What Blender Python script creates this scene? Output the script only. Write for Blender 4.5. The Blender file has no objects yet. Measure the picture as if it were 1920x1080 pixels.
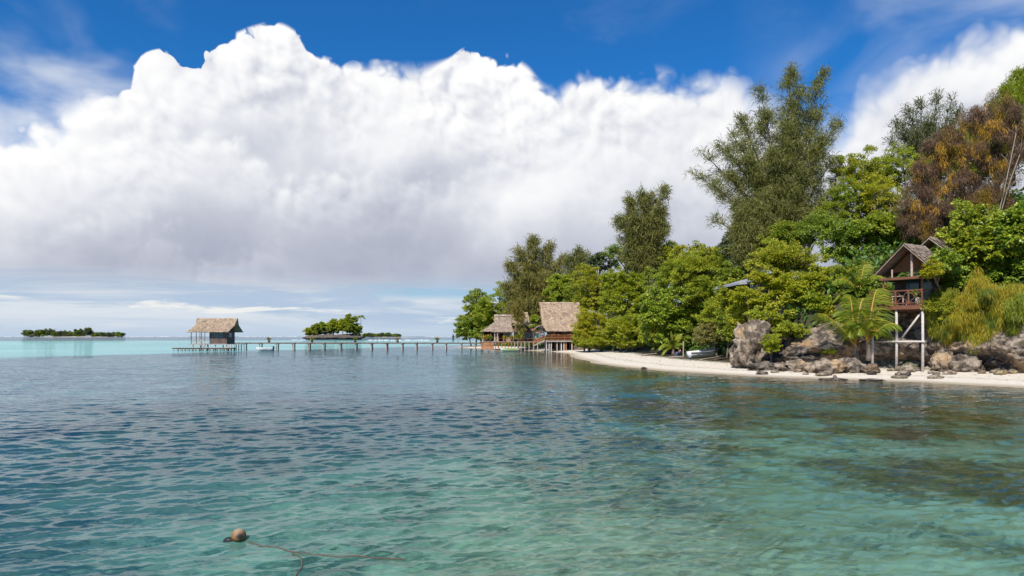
import bpy, bmesh, math, random
import numpy as np
from mathutils import Vector, Matrix, noise as mnoise
R = math.radians
random.seed(7); rng = np.random.default_rng(7)
sc = bpy.context.scene
COL = sc.collection
H = 3.0; F = 1280.0; HY = 630.0          # camera height (m), focal length and horizon row measured on the photo

def pt(px, py, d):
    """point seen at photo pixel (px, py) standing d metres away"""
    return Vector(((px - 960) / F * d, d, H + (HY - py) / F * d))

# ------------------------------------------------------------------ object helpers
def tag(o, label=None, cat=None, group=None, kind=None):
    if label: o['label'] = label
    if cat: o['category'] = cat
    if group: o['group'] = group
    if kind: o['kind'] = kind
    return o

def empty(name, loc, label, cat, group=None):
    o = bpy.data.objects.new(name, None); COL.objects.link(o)
    o.empty_display_size = .3
    o.location = loc
    return tag(o, label, cat, group)

def origin(o):
    v = Vector(o.location)
    while o.parent is not None:
        o = o.parent; v = v + Vector(o.location)
    return v

def link_mesh(name, me, mat, parent=None, loc=None):
    o = bpy.data.objects.new(name, me); COL.objects.link(o)
    if mat is not None and not me.materials: me.materials.append(mat)
    if parent is not None: o.parent = parent
    if loc is not None: o.location = loc
    return o

def mesh_np(name, V, T, smooth=False):
    V = np.asarray(V, dtype=np.float32); T = np.asarray(T, dtype=np.int32)
    k = T.shape[1]
    me = bpy.data.meshes.new(name)
    me.vertices.add(len(V)); me.vertices.foreach_set('co', V.ravel())
    me.loops.add(T.size); me.loops.foreach_set('vertex_index', T.ravel())
    me.polygons.add(len(T))
    me.polygons.foreach_set('loop_start', np.arange(len(T), dtype=np.int32) * k)
    try: me.polygons.foreach_set('loop_total', np.full(len(T), k, dtype=np.int32))
    except Exception: pass
    me.update(calc_edges=True)
    if smooth: me.polygons.foreach_set('use_smooth', np.ones(len(T), dtype=bool))
    return me

def obj_np(name, V, T, mat, parent=None, smooth=False):
    V = np.asarray(V, dtype=np.float64)
    if parent is not None: V = V - np.array(origin(parent))
    return link_mesh(name, mesh_np(name, V, T, smooth), mat, parent)

def attr(o, name, vals, kind='FLOAT'):
    a = o.data.attributes.new(name, kind, 'POINT')
    if kind == 'FLOAT': a.data.foreach_set('value', np.asarray(vals, dtype=np.float32).ravel())
    else:
        c = np.ones((len(vals), 4), dtype=np.float32); c[:, :3] = vals
        a.data.foreach_set('color', c.ravel())

class MB:
    """collects boxes, beams and tubes and links them as ONE mesh object"""
    def __init__(s): s.v = []; s.f = []
    def add(s, vs, fs):
        n = len(s.v); s.v += [tuple(v) for v in vs]; s.f += [tuple(i + n for i in f) for f in fs]
    def hexa(s, p):          # 8 points: bottom 4 ccw, top 4 ccw
        s.add(p, [(3,2,1,0),(4,5,6,7),(0,1,5,4),(1,2,6,5),(2,3,7,6),(3,0,4,7)])
    def frame(s, o, ax, ay, az):      # box: centre, three half-axis vectors
        o = Vector(o)
        s.hexa([o-ax-ay-az, o+ax-ay-az, o+ax+ay-az, o-ax+ay-az, o-ax-ay+az, o+ax-ay+az, o+ax+ay+az, o-ax+ay+az])
    def box(s, c, size, m=None):
        m = m or Matrix.Identity(3)
        s.frame(c, m @ Vector((size[0]/2,0,0)), m @ Vector((0,size[1]/2,0)), m @ Vector((0,0,size[2]/2)))
    def beam(s, p, q, w, h=None, up=(0,0,1)):
        p = Vector(p); q = Vector(q); h = h or w
        d = (q-p); z = d.normalized(); u = Vector(up)
        if abs(z.dot(u)) > .98: u = Vector((0,1,0))
        x = z.cross(u).normalized(); y = x.cross(z)
        s.frame((p+q)/2, x*w/2, y*h/2, d/2)
    def tube(s, pts, rad, n=7, cap=True):
        pts = [Vector(p) for p in pts]
        if not isinstance(rad, (list, tuple)): rad = [rad]*len(pts)
        vs = []; fs = []; u = None
        for i, p in enumerate(pts):
            t = (pts[min(i+1, len(pts)-1)] - pts[max(i-1, 0)])
            t = t.normalized() if t.length > 1e-9 else Vector((0,0,1))
            if u is None:
                u = t.orthogonal().normalized()
            u = (u - t*u.dot(t))
            u = u.normalized() if u.length > 1e-6 else t.orthogonal().normalized()
            w = t.cross(u)
            for k in range(n):
                a = 2*math.pi*k/n
                vs.append(p + (u*math.cos(a) + w*math.sin(a))*rad[i])
        for i in range(len(pts)-1):
            for k in range(n):
                fs.append((i*n+k, i*n+(k+1)%n, (i+1)*n+(k+1)%n, (i+1)*n+k))
        if cap:
            fs.append(tuple(range(n-1,-1,-1))); fs.append(tuple((len(pts)-1)*n+k for k in range(n)))
        s.add(vs, fs)
    def build(s, name, mat, parent=None, smooth=False, bevel=0):
        o0 = origin(parent) if parent is not None else Vector((0,0,0))
        me = bpy.data.meshes.new(name)
        me.from_pydata([(v[0]-o0.x, v[1]-o0.y, v[2]-o0.z) for v in s.v], [], s.f)
        if smooth: me.polygons.foreach_set('use_smooth', [True]*len(me.polygons))
        me.update()
        o = link_mesh(name, me, mat, parent)
        if bevel:
            b = o.modifiers.new('b', 'BEVEL'); b.width = bevel; b.segments = 1; b.limit_method = 'ANGLE'
        return o

# ------------------------------------------------------------------ node helpers
class NT:
    def __init__(s, tree): s.t = tree; s.n = tree.nodes; s.l = tree.links
    def node(s, typ, **kw):
        n = s.n.new(typ)
        for k, v in kw.items(): setattr(n, k, v)
        return n
    def put(s, sock, v):
        if v is None: return
        if isinstance(v, bpy.types.NodeSocket): s.l.new(v, sock)
        elif isinstance(v, (tuple, list)) and len(v) == 3 and sock.type == 'RGBA': sock.default_value = (*v, 1)
        else: sock.default_value = v
    def m(s, op, a, b=None, c=None, clamp=False):
        n = s.node('ShaderNodeMath', operation=op); n.use_clamp = clamp
        s.put(n.inputs[0], a); s.put(n.inputs[1], b)
        if c is not None: s.put(n.inputs[2], c)
        return n.outputs[0]
    def vm(s, op, a, b=None, scale=None):
        n = s.node('ShaderNodeVectorMath', operation=op)
        s.put(n.inputs[0], a); s.put(n.inputs[1], b)
        if scale is not None: s.put(n.inputs[3], scale)
        return n.outputs['Value'] if op in ('LENGTH','DOT_PRODUCT') else n.outputs[0]
    def mapr(s, v, a, b, c=0., d=1., smooth=True):
        n = s.node('ShaderNodeMapRange'); n.interpolation_type = 'SMOOTHSTEP' if smooth else 'LINEAR'
        s.put(n.inputs[0], v)
        for i, x in enumerate((a, b, c, d)): s.put(n.inputs[i+1], x)
        return n.outputs[0]
    def mix(s, f, a, b, blend='MIX'):
        n = s.node('ShaderNodeMix', data_type='RGBA', blend_type=blend)
        s.put(n.inputs[0], f); s.put(n.inputs[6], a); s.put(n.inputs[7], b)
        return n.outputs[2]
    def noise(s, vec, scale, detail=4, rough=.55, dist=0., lac=2.0, out=0):
        n = s.node('ShaderNodeTexNoise')
        s.put(n.inputs['Vector'], vec); s.put(n.inputs['Scale'], scale)
        n.inputs['Detail'].default_value = detail; n.inputs['Roughness'].default_value = rough
        n.inputs['Distortion'].default_value = dist; n.inputs['Lacunarity'].default_value = lac
        return n.outputs[out]
    def vor(s, vec, scale, smooth=None, out='Distance'):
        n = s.node('ShaderNodeTexVoronoi')
        if smooth is not None:
            n.feature = 'SMOOTH_F1'; n.inputs['Smoothness'].default_value = smooth
        s.put(n.inputs['Vector'], vec); n.inputs['Scale'].default_value = scale
        return n.outputs[out]
    def ramp(s, f, stops):
        n = s.node('ShaderNodeValToRGB'); cr = n.color_ramp
        while len(cr.elements) < len(stops): cr.elements.new(.5)
        for e, (p, c) in zip(cr.elements, stops): e.position = p; e.color = (*c, 1)
        s.put(n.inputs[0], f)
        return n.outputs[0]
    def comb(s, x, y, z):
        n = s.node('ShaderNodeCombineXYZ')
        for i, v in enumerate((x, y, z)): s.put(n.inputs[i], v)
        return n.outputs[0]
    def sep(s, v):
        n = s.node('ShaderNodeSeparateXYZ'); s.put(n.inputs[0], v); return n.outputs
    def bump(s, h, strength=.5, dist=.1, normal=None):
        n = s.node('ShaderNodeBump'); n.inputs['Strength'].default_value = strength
        n.inputs['Distance'].default_value = dist; s.put(n.inputs['Height'], h); s.put(n.inputs['Normal'], normal)
        return n.outputs[0]
    def mapping(s, v, scale=(1,1,1), rot=(0,0,0)):
        n = s.node('ShaderNodeMapping'); s.put(n.inputs[0], v)
        n.inputs['Scale'].default_value = scale; n.inputs['Rotation'].default_value = rot
        return n.outputs[0]

def new_mat(name):
    m = bpy.data.materials.new(name); m.use_nodes = True
    m.node_tree.nodes.clear()
    t = NT(m.node_tree)
    out = t.node('ShaderNodeOutputMaterial')
    return m, t, out

def principled(t, out, col, rough=.7, spec=.3, normal=None, metal=0.):
    b = t.node('ShaderNodeBsdfPrincipled')
    t.put(b.inputs['Base Color'], col); t.put(b.inputs['Roughness'], rough)
    t.put(b.inputs['Specular IOR Level'], spec); t.put(b.inputs['Metallic'], metal)
    t.put(b.inputs['Normal'], normal)
    if out is not None: t.l.new(b.outputs[0], out.inputs[0])
    return b

def mat_leaf(name, cols, transl=.3, rough=.5, patch=None, patch_scale=.35):
    """cols: three colours spread over the single leaves; patch: colour of older clumps"""
    m, t, out = new_mat(name)
    g = t.node('ShaderNodeNewGeometry')
    c = t.ramp(g.outputs['Random Per Island'], [(0., cols[0]), (.5, cols[1]), (1., cols[2])])
    if patch:
        n = t.noise(g.outputs['Position'], patch_scale, 3, .6)
        c = t.mix(t.mapr(n, .5, .66), c, patch)
    oi = t.node('ShaderNodeObjectInfo').outputs['Random']
    c = t.mix(t.mapr(oi, .5, 1., 0., .55, False), c, t.mix(1., c, (1.45,1.08,.75), 'MULTIPLY'))
    c = t.mix(t.mapr(oi, .35, 0., 0., .6, False), c, t.mix(1., c, (.72,.80,.9), 'MULTIPLY'))
    b = principled(t, None, c, rough, .35)
    tr = t.node('ShaderNodeBsdfTranslucent')
    t.put(tr.inputs[0], t.mix(.5, c, (.30, .42, .03), 'MIX'))
    mx = t.node('ShaderNodeMixShader'); mx.inputs[0].default_value = transl
    t.l.new(b.outputs[0], mx.inputs[1]); t.l.new(tr.outputs[0], mx.inputs[2]); t.l.new(mx.outputs[0], out.inputs[0])
    return m

def mat_wood(name, a, b, scale=3., rough=.75, axis=(1,1,6), bs=.4):
    m, t, out = new_mat(name)
    tc = t.node('ShaderNodeTexCoord').outputs['Object']
    v = t.mapping(tc, axis)
    n = t.noise(v, scale, 5, .65, .3)
    n2 = t.noise(tc, .9, 3, .6)
    f = t.mapr(t.m('ADD', t.m('MULTIPLY', n, .7), t.m('MULTIPLY', n2, .4)), .35, .75)
    principled(t, out, t.mix(f, a, b), rough, .25, t.bump(n, bs, .02))
    return m

def mat_plain(name, a, b=None, rough=.6, spec=.3, scale=6., metal=0., bs=.15):
    m, t, out = new_mat(name)
    tc = t.node('ShaderNodeTexCoord').outputs['Object']
    n = t.noise(tc, scale, 4, .6)
    principled(t, out, t.mix(t.mapr(n, .35, .7), a, b or tuple(x*.8 for x in a)), rough, spec, t.bump(n, bs, .02), metal)
    return m

def mat_thatch(name, a, b, c):
    m, t, out = new_mat(name)
    g = t.node('ShaderNodeNewGeometry'); tc = t.node('ShaderNodeTexCoord').outputs['Object']
    n = t.noise(tc, .8, 4, .65); n2 = t.noise(t.mapping(tc, (14, 14, 3)), 1.3, 4, .6)
    col = t.ramp(g.outputs['Random Per Island'], [(0, a), (.45, b), (1, c)])
    col = t.mix(t.mapr(n, .48, .72), col, tuple(x*.62 for x in b))
    col = t.mix(t.m('MULTIPLY', t.mapr(n2, .5, .75), .55), col, tuple(x*.45 for x in a))
    principled(t, out, col, .9, .1, t.bump(n2, .8, .05))
    return m

def mat_rock(name, light, dark, warm, scale=1.):
    m, t, out = new_mat(name)
    g = t.node('ShaderNodeNewGeometry').outputs['Position']
    n = t.noise(g, 1.1*scale, 7, .68, .3)
    n2 = t.noise(g, 4.2*scale, 6, .7)
    v = t.vor(t.vm('ADD', g, t.vm('SCALE', t.noise(g, 2.*scale, 3, out=1), scale=.7)), 2.6*scale)
    col = t.mix(t.mapr(n, .42, .62), dark, light)
    col = t.mix(t.mapr(t.noise(g, .55*scale, 4, .6), .52, .68), col, warm)
    col = t.mix(t.mapr(n2, .52, .72), col, tuple(x*.35 for x in dark))
    col = t.mix(t.m('MULTIPLY', t.mapr(v, .0, .2, 1., 0.), .6), col, tuple(x*.4 for x in dark))
    h = t.m('ADD', t.m('MULTIPLY', n, .6), t.m('ADD', t.m('MULTIPLY', n2, .5), t.m('MULTIPLY', v, .4)))
    principled(t, out, col, .9, .2, t.bump(h, .9, .22))
    return m

M = {}
M['leaf_bright'] = mat_leaf('leaf_bright', [(0.218,0.282,0.020), (0.371,0.417,0.025), (0.581,0.519,0.039)], .52, .42, (.40,.40,.022), .5)
M['leaf_mid'] = mat_leaf('leaf_mid', [(0.194,0.261,0.026), (0.333,0.396,0.030), (0.558,0.524,0.044)], .50, .42, (.29,.30,.02), .45)
M['leaf_dark'] = mat_leaf('leaf_dark', [(0.111,0.179,0.022), (0.185,0.260,0.026), (0.301,0.350,0.033)], .34, .42)
M['leaf_glossy'] = mat_leaf('leaf_glossy', [(0.106,0.184,0.021), (0.222,0.316,0.027), (0.443,0.481,0.041)], .34, .34)
M['leaf_olive'] = mat_leaf('leaf_olive', [(0.129,0.139,0.041), (0.210,0.205,0.056), (0.312,0.275,0.081)], .28, .6)
M['leaf_olive_far'] = mat_leaf('leaf_olive_far', [(0.139,0.151,0.041), (0.224,0.212,0.056), (0.318,0.267,0.085)], .28, .6)
M['leaf_greyed'] = mat_leaf('leaf_greyed', [(0.071,0.095,0.043), (0.106,0.128,0.054), (0.142,0.155,0.074)], .2, .6)
M['leaf_palm'] = mat_leaf('leaf_palm', [(.12,.20,.018), (.22,.29,.024), (.38,.38,.04)], .4, .4)
M['leaf_yellow'] = mat_leaf('leaf_yellow', [(.22,.22,.02), (.36,.30,.02), (.42,.26,.02)], .3, .45)
M['leaf_lime'] = mat_leaf('leaf_lime', [(0.125,0.200,0.020), (0.213,0.275,0.025), (0.338,0.338,0.025)], .3, .5)
M['vine_gold'] = mat_leaf('vine_gold', [(0.206,0.238,0.017), (0.353,0.308,0.017), (0.500,0.308,0.017)], .25, .6, (.11,.16,.016), .45)
M['vine_dead'] = mat_leaf('vine_dead', [(0.108,0.057,0.041), (0.190,0.098,0.060), (0.291,0.161,0.081)], .2, .8, (.33,.19,.022), .38)
M['vine_orange'] = mat_leaf('vine_orange', [(.30,.15,.02), (.45,.25,.025), (.52,.33,.03)], .25, .7)
M['leaf_undergrowth'] = mat_leaf('leaf_undergrowth', [(0.035,0.091,0.014), (0.070,0.154,0.020), (0.140,0.210,0.028)], .22, .5, (.07,.06,.03), .3)
M['dry_twig'] = mat_plain('dry_twig', (.24,.17,.14), (.15,.10,.08), .9)
M['bark'] = mat_wood('bark', (.10,.075,.055), (.24,.19,.15), 2., .9, (3,3,.6), .8)
M['bark_pale'] = mat_wood('bark_pale', (.20,.165,.135), (.36,.30,.25), 2., .9, (3,3,.6), .8)
M['petiole'] = mat_plain('petiole', (.45,.25,.04), (.36,.27,.04), .5)
M['thatch'] = mat_thatch('thatch', (.30,.215,.15), (.40,.29,.205), (.51,.38,.275))
M['thatch_brown'] = mat_thatch('thatch_brown', (.16,.08,.05), (.26,.14,.09), (.40,.25,.17))
M['thatch_grey'] = mat_thatch('thatch_grey', (.25,.19,.145), (.34,.26,.20), (.44,.345,.27))
M['wood_dark'] = mat_wood('wood_dark', (.055,.034,.024), (.13,.08,.055), 3)
M['wood_red'] = mat_wood('wood_red', (.12,.048,.030), (.25,.105,.056), 3)
M['wood_orange'] = mat_wood('wood_orange', (.32,.12,.04), (.50,.21,.08), 3)
M['wood_plank'] = mat_wood('wood_plank', (.085,.056,.050), (.19,.13,.112), 4, .8, (.5,4,4))
M['wood_grey'] = mat_wood('wood_grey', (.26,.22,.185), (.46,.40,.35), 3)
M['wood_pale'] = mat_wood('wood_pale', (.40,.34,.30), (.66,.60,.55), 2.5)
M['wood_post'] = mat_wood('wood_post', (.33,.22,.17), (.62,.47,.39), 2.0)
M['mat_wall'] = mat_wood('mat_wall', (.26,.17,.11), (.40,.28,.19), 5, .85, (4,4,4))
M['inside'] = mat_plain('inside', (.03,.022,.018), (.05,.035,.025), .9)  # near-black tone standing in for the shade of unlit interiors
M['glass_teal'] = mat_plain('glass_teal', (.008,.085,.105), (.012,.115,.13), .12, .5, 1., 0, .02)
M['curtain_teal'] = mat_plain('curtain_teal', (.02,.28,.27), (.015,.20,.21), .8)
M['white'] = mat_plain('white', (.74,.74,.73), (.62,.63,.63), .45)
M['cream'] = mat_plain('cream', (.60,.54,.46), (.48,.42,.35), .8)
M['metal_roof'] = mat_plain('metal_roof', (.40,.40,.43), (.30,.30,.33), .55, .5, 3)
M['blue'] = mat_plain('blue', (.05,.11,.30), (.04,.08,.2), .5)
M['green_paint'] = mat_plain('green_paint', (.30,.50,.03), (.24,.42,.03), .45)
M['black'] = mat_plain('black', (.015,.015,.017), (.03,.03,.032), .5)
M['rubber_grey'] = mat_plain('rubber_grey', (.10,.10,.11), (.06,.06,.07), .5)
M['pot'] = mat_plain('pot', (.10,.045,.03), (.07,.03,.02), .8)
M['rock'] = mat_rock('rock', (.36,.29,.225), (.085,.066,.052), (.33,.215,.12))
M['rock_grey'] = mat_rock('rock_grey', (.23,.19,.155), (.048,.040,.035), (.23,.16,.10), 1.4)
M['rock_warm'] = mat_rock('rock_warm', (.46,.365,.27), (.12,.092,.068), (.46,.30,.155), .9)
M['rock_low'] = mat_rock('rock_low', (.42,.35,.25), (.18,.145,.10), (.50,.38,.18), 1.6)
M['skin'] = mat_plain('skin', (.16,.085,.055), (.13,.07,.045), .5)
M['hair'] = mat_plain('hair', (.012,.01,.009), (.02,.016,.014), .6)
M['jeans'] = mat_plain('jeans', (.10,.17,.32), (.07,.12,.24), .85)
M['shirt_pink'] = mat_plain('shirt_pink', (.42,.20,.26), (.32,.15,.2), .85)
M['shirt_dark'] = mat_plain('shirt_dark', (.025,.04,.08), (.02,.03,.06), .85)
M['rope'] = mat_plain('rope', (.16,.10,.075), (.10,.065,.05), .9)

# ------------------------------------------------------------------ terrain
SHORE = np.array([(120,0),(60,16),(40,29),(29.8,39.0),(26.2,44.6),(21.5,47.8),(17.4,50.7),(14.6,55.1),(11.7,62),(9.3,72.5),
                  (8.5,92),(9.5,116),(6.5,136),(-3,150),(-11,168),(-16,190),(-12,215),(10,250),(80,320),(260,320),(260,0)], float)

def shore_field(x, y):
    """signed distance to the waterline (+ inland) and y of the nearest shore point"""
    x = np.asarray(x, float); y = np.asarray(y, float)
    best = np.full(x.shape, 1e18); yn = np.zeros(x.shape); inside = np.zeros(x.shape, bool)
    n = len(SHORE)
    for i in range(n):
        a = SHORE[i]; b = SHORE[(i+1) % n]; e = b - a
        u = np.clip(((x-a[0])*e[0] + (y-a[1])*e[1]) / (e @ e), 0, 1)
        qx = a[0] + u*e[0]; qy = a[1] + u*e[1]
        d = (x-qx)**2 + (y-qy)**2
        k = d < best; best = np.where(k, d, best); yn = np.where(k, qy, yn)
        if a[1] != b[1]:
            c = ((a[1] > y) != (b[1] > y)) & (x < (b[0]-a[0])*(y-a[1])/(b[1]-a[1]) + a[0])
            inside ^= c
    return np.where(inside, 1, -1)*np.sqrt(best), yn

def sstep(v, a, b):
    t = np.clip((v-a)/(b-a), 0, 1); return t*t*(3-2*t)

def wob(x, y, k, seed):
    r = np.random.default_rng(seed); o = 0
    for i in range(7):
        a = r.uniform(0, 6.28); f = k*r.uniform(.5, 1.9); p = r.uniform(0, 6.28)
        o = o + np.sin((x*math.cos(a) + y*math.sin(a))*f + p)
    return o/4.

def terrain(x, y):
    s, yn = shore_field(x, y)
    s = s + .35*wob(x, y, .9, 3)*np.exp(-(s/6)**2)
    right = sstep(yn, 57, 52.5)
    z = np.where(s > 0, .052*np.clip(s, 0, 11) + .02*np.clip(s-11, 0, 30), 0)
    z = z + right*(5.*sstep(s, 9.3, 11.2) + .42*np.clip(s-11, 0, 26))
    tip = 1 - .78*sstep(yn, 105, 165)
    z = z + (1-right)*tip*(.40*np.clip(s-13, 0, 24))
    z = z + sstep(s, 12, 16)*.35*wob(x, y, .5, 11)
    q = -s
    dz = -.075*np.clip(q, 0, 8) - .055*np.clip(q-8, 0, 22) - .018*np.clip(q-30, 0, 60)
    shoal = .9*np.exp(-(((x-3)/6)**2 + ((y-10)/6)**2)) + .25*wob(x, y, .35, 5)*sstep(q, 3, 10)*sstep(y, 90, 40)
    z = np.where(s > 0, z, np.minimum(dz + shoal*sstep(q, 3, 12), -.004*q))
    return z, s

def ground_z(x, y):
    return float(terrain(np.array([x]), np.array([y]))[0][0])

def on_ground(px, py, dmin=20., dmax=300.):
    d = np.arange(dmin, dmax, .1)
    z = terrain((px-960)/F*d, d)[0]
    ray = H + (HY-py)/F*d
    k = np.argmax(ray <= z)
    return Vector(((px-960)/F*d[k], d[k], float(z[k])))
# ------------------------------------------------------------------ ground sheet (seabed, beach, hill in one)
def axis(segs):
    o = []
    for a, b, st in segs: o.append(np.arange(a, b, st))
    return np.concatenate(o)
gx = np.concatenate([-np.geomspace(12000, 46, 26), axis([(-45,-14,1.2),(-14,56,.4),(56,130,2.5)]), np.geomspace(130, 12000, 20)])
gy = np.concatenate([[-40,-15,-4], axis([(2,76,.4),(76,170,1.0),(170,340,4)]), np.geomspace(340, 14000, 26)])
X, Y = np.meshgrid(gx, gy)
Z, S = terrain(X, Y)
Z = np.where(Y > 340, np.minimum(Z, -2.5), Z)
far = sstep(np.hypot(X, Y), 500, 900)
Z = np.where(S < 0, Z - 4*far, Z)
nx, ny = len(gx), len(gy)
I = np.arange(nx*ny).reshape(ny, nx)
Q = np.stack([I[:-1,:-1], I[:-1,1:], I[1:,1:], I[1:,:-1]], -1).reshape(-1, 4)
ground = obj_np('ground', np.stack([X, Y, Z], -1).reshape(-1, 3), Q, None, smooth=True)
attr(ground, 'inland', S.ravel())
m, t, out = new_mat('ground')
g = t.node('ShaderNodeNewGeometry').outputs['Position']
s_ = t.node('ShaderNodeAttribute'); s_.attribute_name = 'inland'; s_ = s_.outputs['Fac']
zz = t.sep(g)[2]
n1 = t.noise(g, .42, 5, .62, .4); n2 = t.noise(g, 2.6, 5, .6); n3 = t.noise(g, 30, 3, .6)
sand = t.mix(t.mapr(n2, .35, .7), (.70,.62,.51), (.60,.525,.43))
sand = t.mix(t.m('MULTIPLY', t.mapr(n3, .58, .68), .4), sand, (.36,.30,.23))          # coral rubble on the sand
wr_ = t.m('ABSOLUTE', t.m('SUBTRACT', t.m('ADD', zz, t.m('MULTIPLY', n2, .12)), .27))
sand = t.mix(t.m('MULTIPLY', t.mapr(wr_, .0, .035, 1., 0.), t.mapr(t.noise(g, 6., 4, .7), .48, .62)), sand, (.16,.12,.075))   # wrack line
sand = t.mix(t.mapr(t.noise(g, 5., 5, .7), .60, .70), sand, (.50,.42,.33))
sand = t.mix(t.mapr(t.m('ADD', zz, t.m('MULTIPLY', n2, .07)), .05, .14, 1., 0.), sand, (.40,.325,.235))   # wet sand
soil = t.mix(t.mapr(n2, .4, .65), (.07,.055,.035), (.045,.06,.02))
land = t.mix(t.m('MAXIMUM', t.mapr(t.m('ADD', s_, t.m('MULTIPLY', n2, 3.)), 9.5, 11.5), t.mapr(zz, .9, 1.4)), sand, soil)
bed = t.mix(t.mapr(n2, .4, .7), (.74,.71,.56), (.56,.53,.40))
weed = t.mix(t.mapr(n2, .38, .66), (.060,.058,.026), (.17,.135,.062))
gp_ = t.vm('LENGTH', t.vm('SUBTRACT', t.vm('MULTIPLY', g, (1,1,0)), (2.5, 9., 0)))
patch = t.m('ADD', n1, t.m('ADD', t.mapr(s_, -40., -14., -.02, .10), t.mapr(gp_, 4., 13., -.10, .10)))
bed = t.mix(t.mapr(patch, .47, .54), bed, weed)
cv = t.vor(t.vm('ADD', g, t.vm('SCALE', t.noise(g, 3., 3, out=1), scale=.5)), 1.25)
coral = t.m('MULTIPLY', t.mapr(cv, .30, .18), t.mapr(t.noise(g, .5, 3, .6), .44, .54))
bed = t.mix(coral, bed, t.mix(t.mapr(n2, .4, .6), (.045,.05,.03), (.24,.17,.085)))
shallow = t.mapr(s_, -2.6, -.3)
bed = t.mix(shallow, bed, (.40,.33,.22))
col = t.mix(t.mapr(zz, -.03, .02), bed, land)
principled(t, out, col, .9, .15, t.bump(t.m('ADD', t.m('MULTIPLY', n3, .25), n2), .5, .12))
ground.data.materials.append(m); tag(ground, kind='structure')

# ------------------------------------------------------------------ water: one sheet with real waves, finer close to the shore we stand on
rad = [2.5]
while rad[-1] < 9000:
    r_ = rad[-1]; rad.append(r_ + (max(.045, .0045*r_) if r_ < 110 else .035*r_))
rad = np.array(rad); ang = np.radians(np.linspace(-58, 58, 861))
RR, AA = np.meshgrid(rad, ang, indexing='ij')
WX = RR*np.sin(AA); WY = RR*np.cos(AA)
S_w, YN_w = shore_field(WX, WY)
bedz = terrain(WX, WY)[0]
amp = sstep(-S_w, -.5, 9)*.8 + .2
WZ = np.zeros_like(WX)
rw = np.random.default_rng(21)
cell = np.maximum(.045, .0045*RR)
for i in range(120):
    lam = .09*(2.2/.09)**(i/119.)                    # wavelengths 0.3 to 5.5 m
    th = R(112) + rw.normal(0, .42)*(1.25 - .4*i/119) # travelling mostly towards the viewer and to the right
    k = 2*math.pi/lam; a = .0072*lam*min(1., (.32/lam))**.95*rw.uniform(.4, 1.5)
    ph = (WX*math.cos(th) + WY*math.sin(th))*k + rw.uniform(0, 6.28)
    fade = np.clip((lam/cell - 2.0)/2.0, 0, 1)
    WZ += a*fade*(np.sin(ph) + .22*np.sin(2*ph + 1.57))
WZ = WZ*amp*(1 + .35*wob(WX, WY, .12, 9))
WZ = np.where(RR > 160, 0, WZ)
nr, na = RR.shape
I = np.arange(nr*na).reshape(nr, na)
Q = np.stack([I[:-1,:-1], I[1:,:-1], I[1:,1:], I[:-1,1:]], -1).reshape(-1, 4)[:, ::-1]
def water_z(x, y):
    i = int(np.clip(np.searchsorted(rad, math.hypot(x, y)), 1, len(rad)-1)); j = int(np.clip(np.searchsorted(ang, math.atan2(x, y)), 1, len(ang)-1))
    return float(WZ[i-1:i+1, j-1:j+1].mean())
water = obj_np('water', np.stack([WX, WY, WZ], -1).reshape(-1, 3), Q, None, smooth=True)
depth = np.clip(-bedz, 0, 9)
# how far the sandy lagoon floor lies under thin water: bright turquoise beyond a wandering edge
edge = np.interp(WX, [-400,-150,-70,-60,-45,-10,60], [70,80,92,118,165,230,330]) + 9*wob(WX, WY, .05, 31)
lag = sstep(WY - edge, -16, 6)*sstep(RR, 640, 430)
lag2 = lag*np.interp(WX, [-200,-60,0,60], [1., .95, .62, .5])
attr(water, 'depth', depth.ravel()); attr(water, 'lagoon', lag2.ravel())
attr(water, 'offshore', (-S_w).ravel())
weedy = sstep(-S_w, 46, 24)*sstep(WX - .06*WY + 1.5*wob(WX, WY, .3, 44), -1., 6.)*.9 + sstep(-S_w, 13, 4)
attr(water, 'weedy', np.clip(weedy, 0, 1).ravel())
attr(water, 'reach', RR.ravel())
m, t, out = new_mat('water')
def A(nm):
    n = t.node('ShaderNodeAttribute'); n.attribute_name = nm; return n.outputs['Fac']
geo = t.node('ShaderNodeNewGeometry'); pos = geo.outputs['Position']
flat = t.vm('MULTIPLY', pos, (1, 1, 0))
nb1 = t.noise(t.mapping(flat, (1.0, 2.0, 1), (0,0,R(-20))), 2.4, 2, .5, .0)
nb2 = t.noise(t.mapping(flat, (1.0, 1.7, 1), (0,0,R(-12))), 11., 2.5, .5, .0)
nb3 = t.noise(t.mapping(flat, (1.0, 2.2, 1), (0,0,R(-20))), .6, 3, .5, .0)
hgt = t.m('ADD', t.m('MULTIPLY', t.m('MULTIPLY', nb1, .055), t.mapr(A('reach'), 12., 60., .25, 1.)), t.m('MULTIPLY', nb2, .0055))
hgt = t.m('ADD', hgt, t.m('MULTIPLY', t.m('MULTIPLY', nb3, .16), t.mapr(A('reach'), 40., 130.)))
calm = t.mapr(A('offshore'), .5, 14., .35, 1.)
hgt = t.m('MULTIPLY', hgt, calm)
N = t.bump(hgt, 1., 1.)
dep = A('depth')
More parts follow.
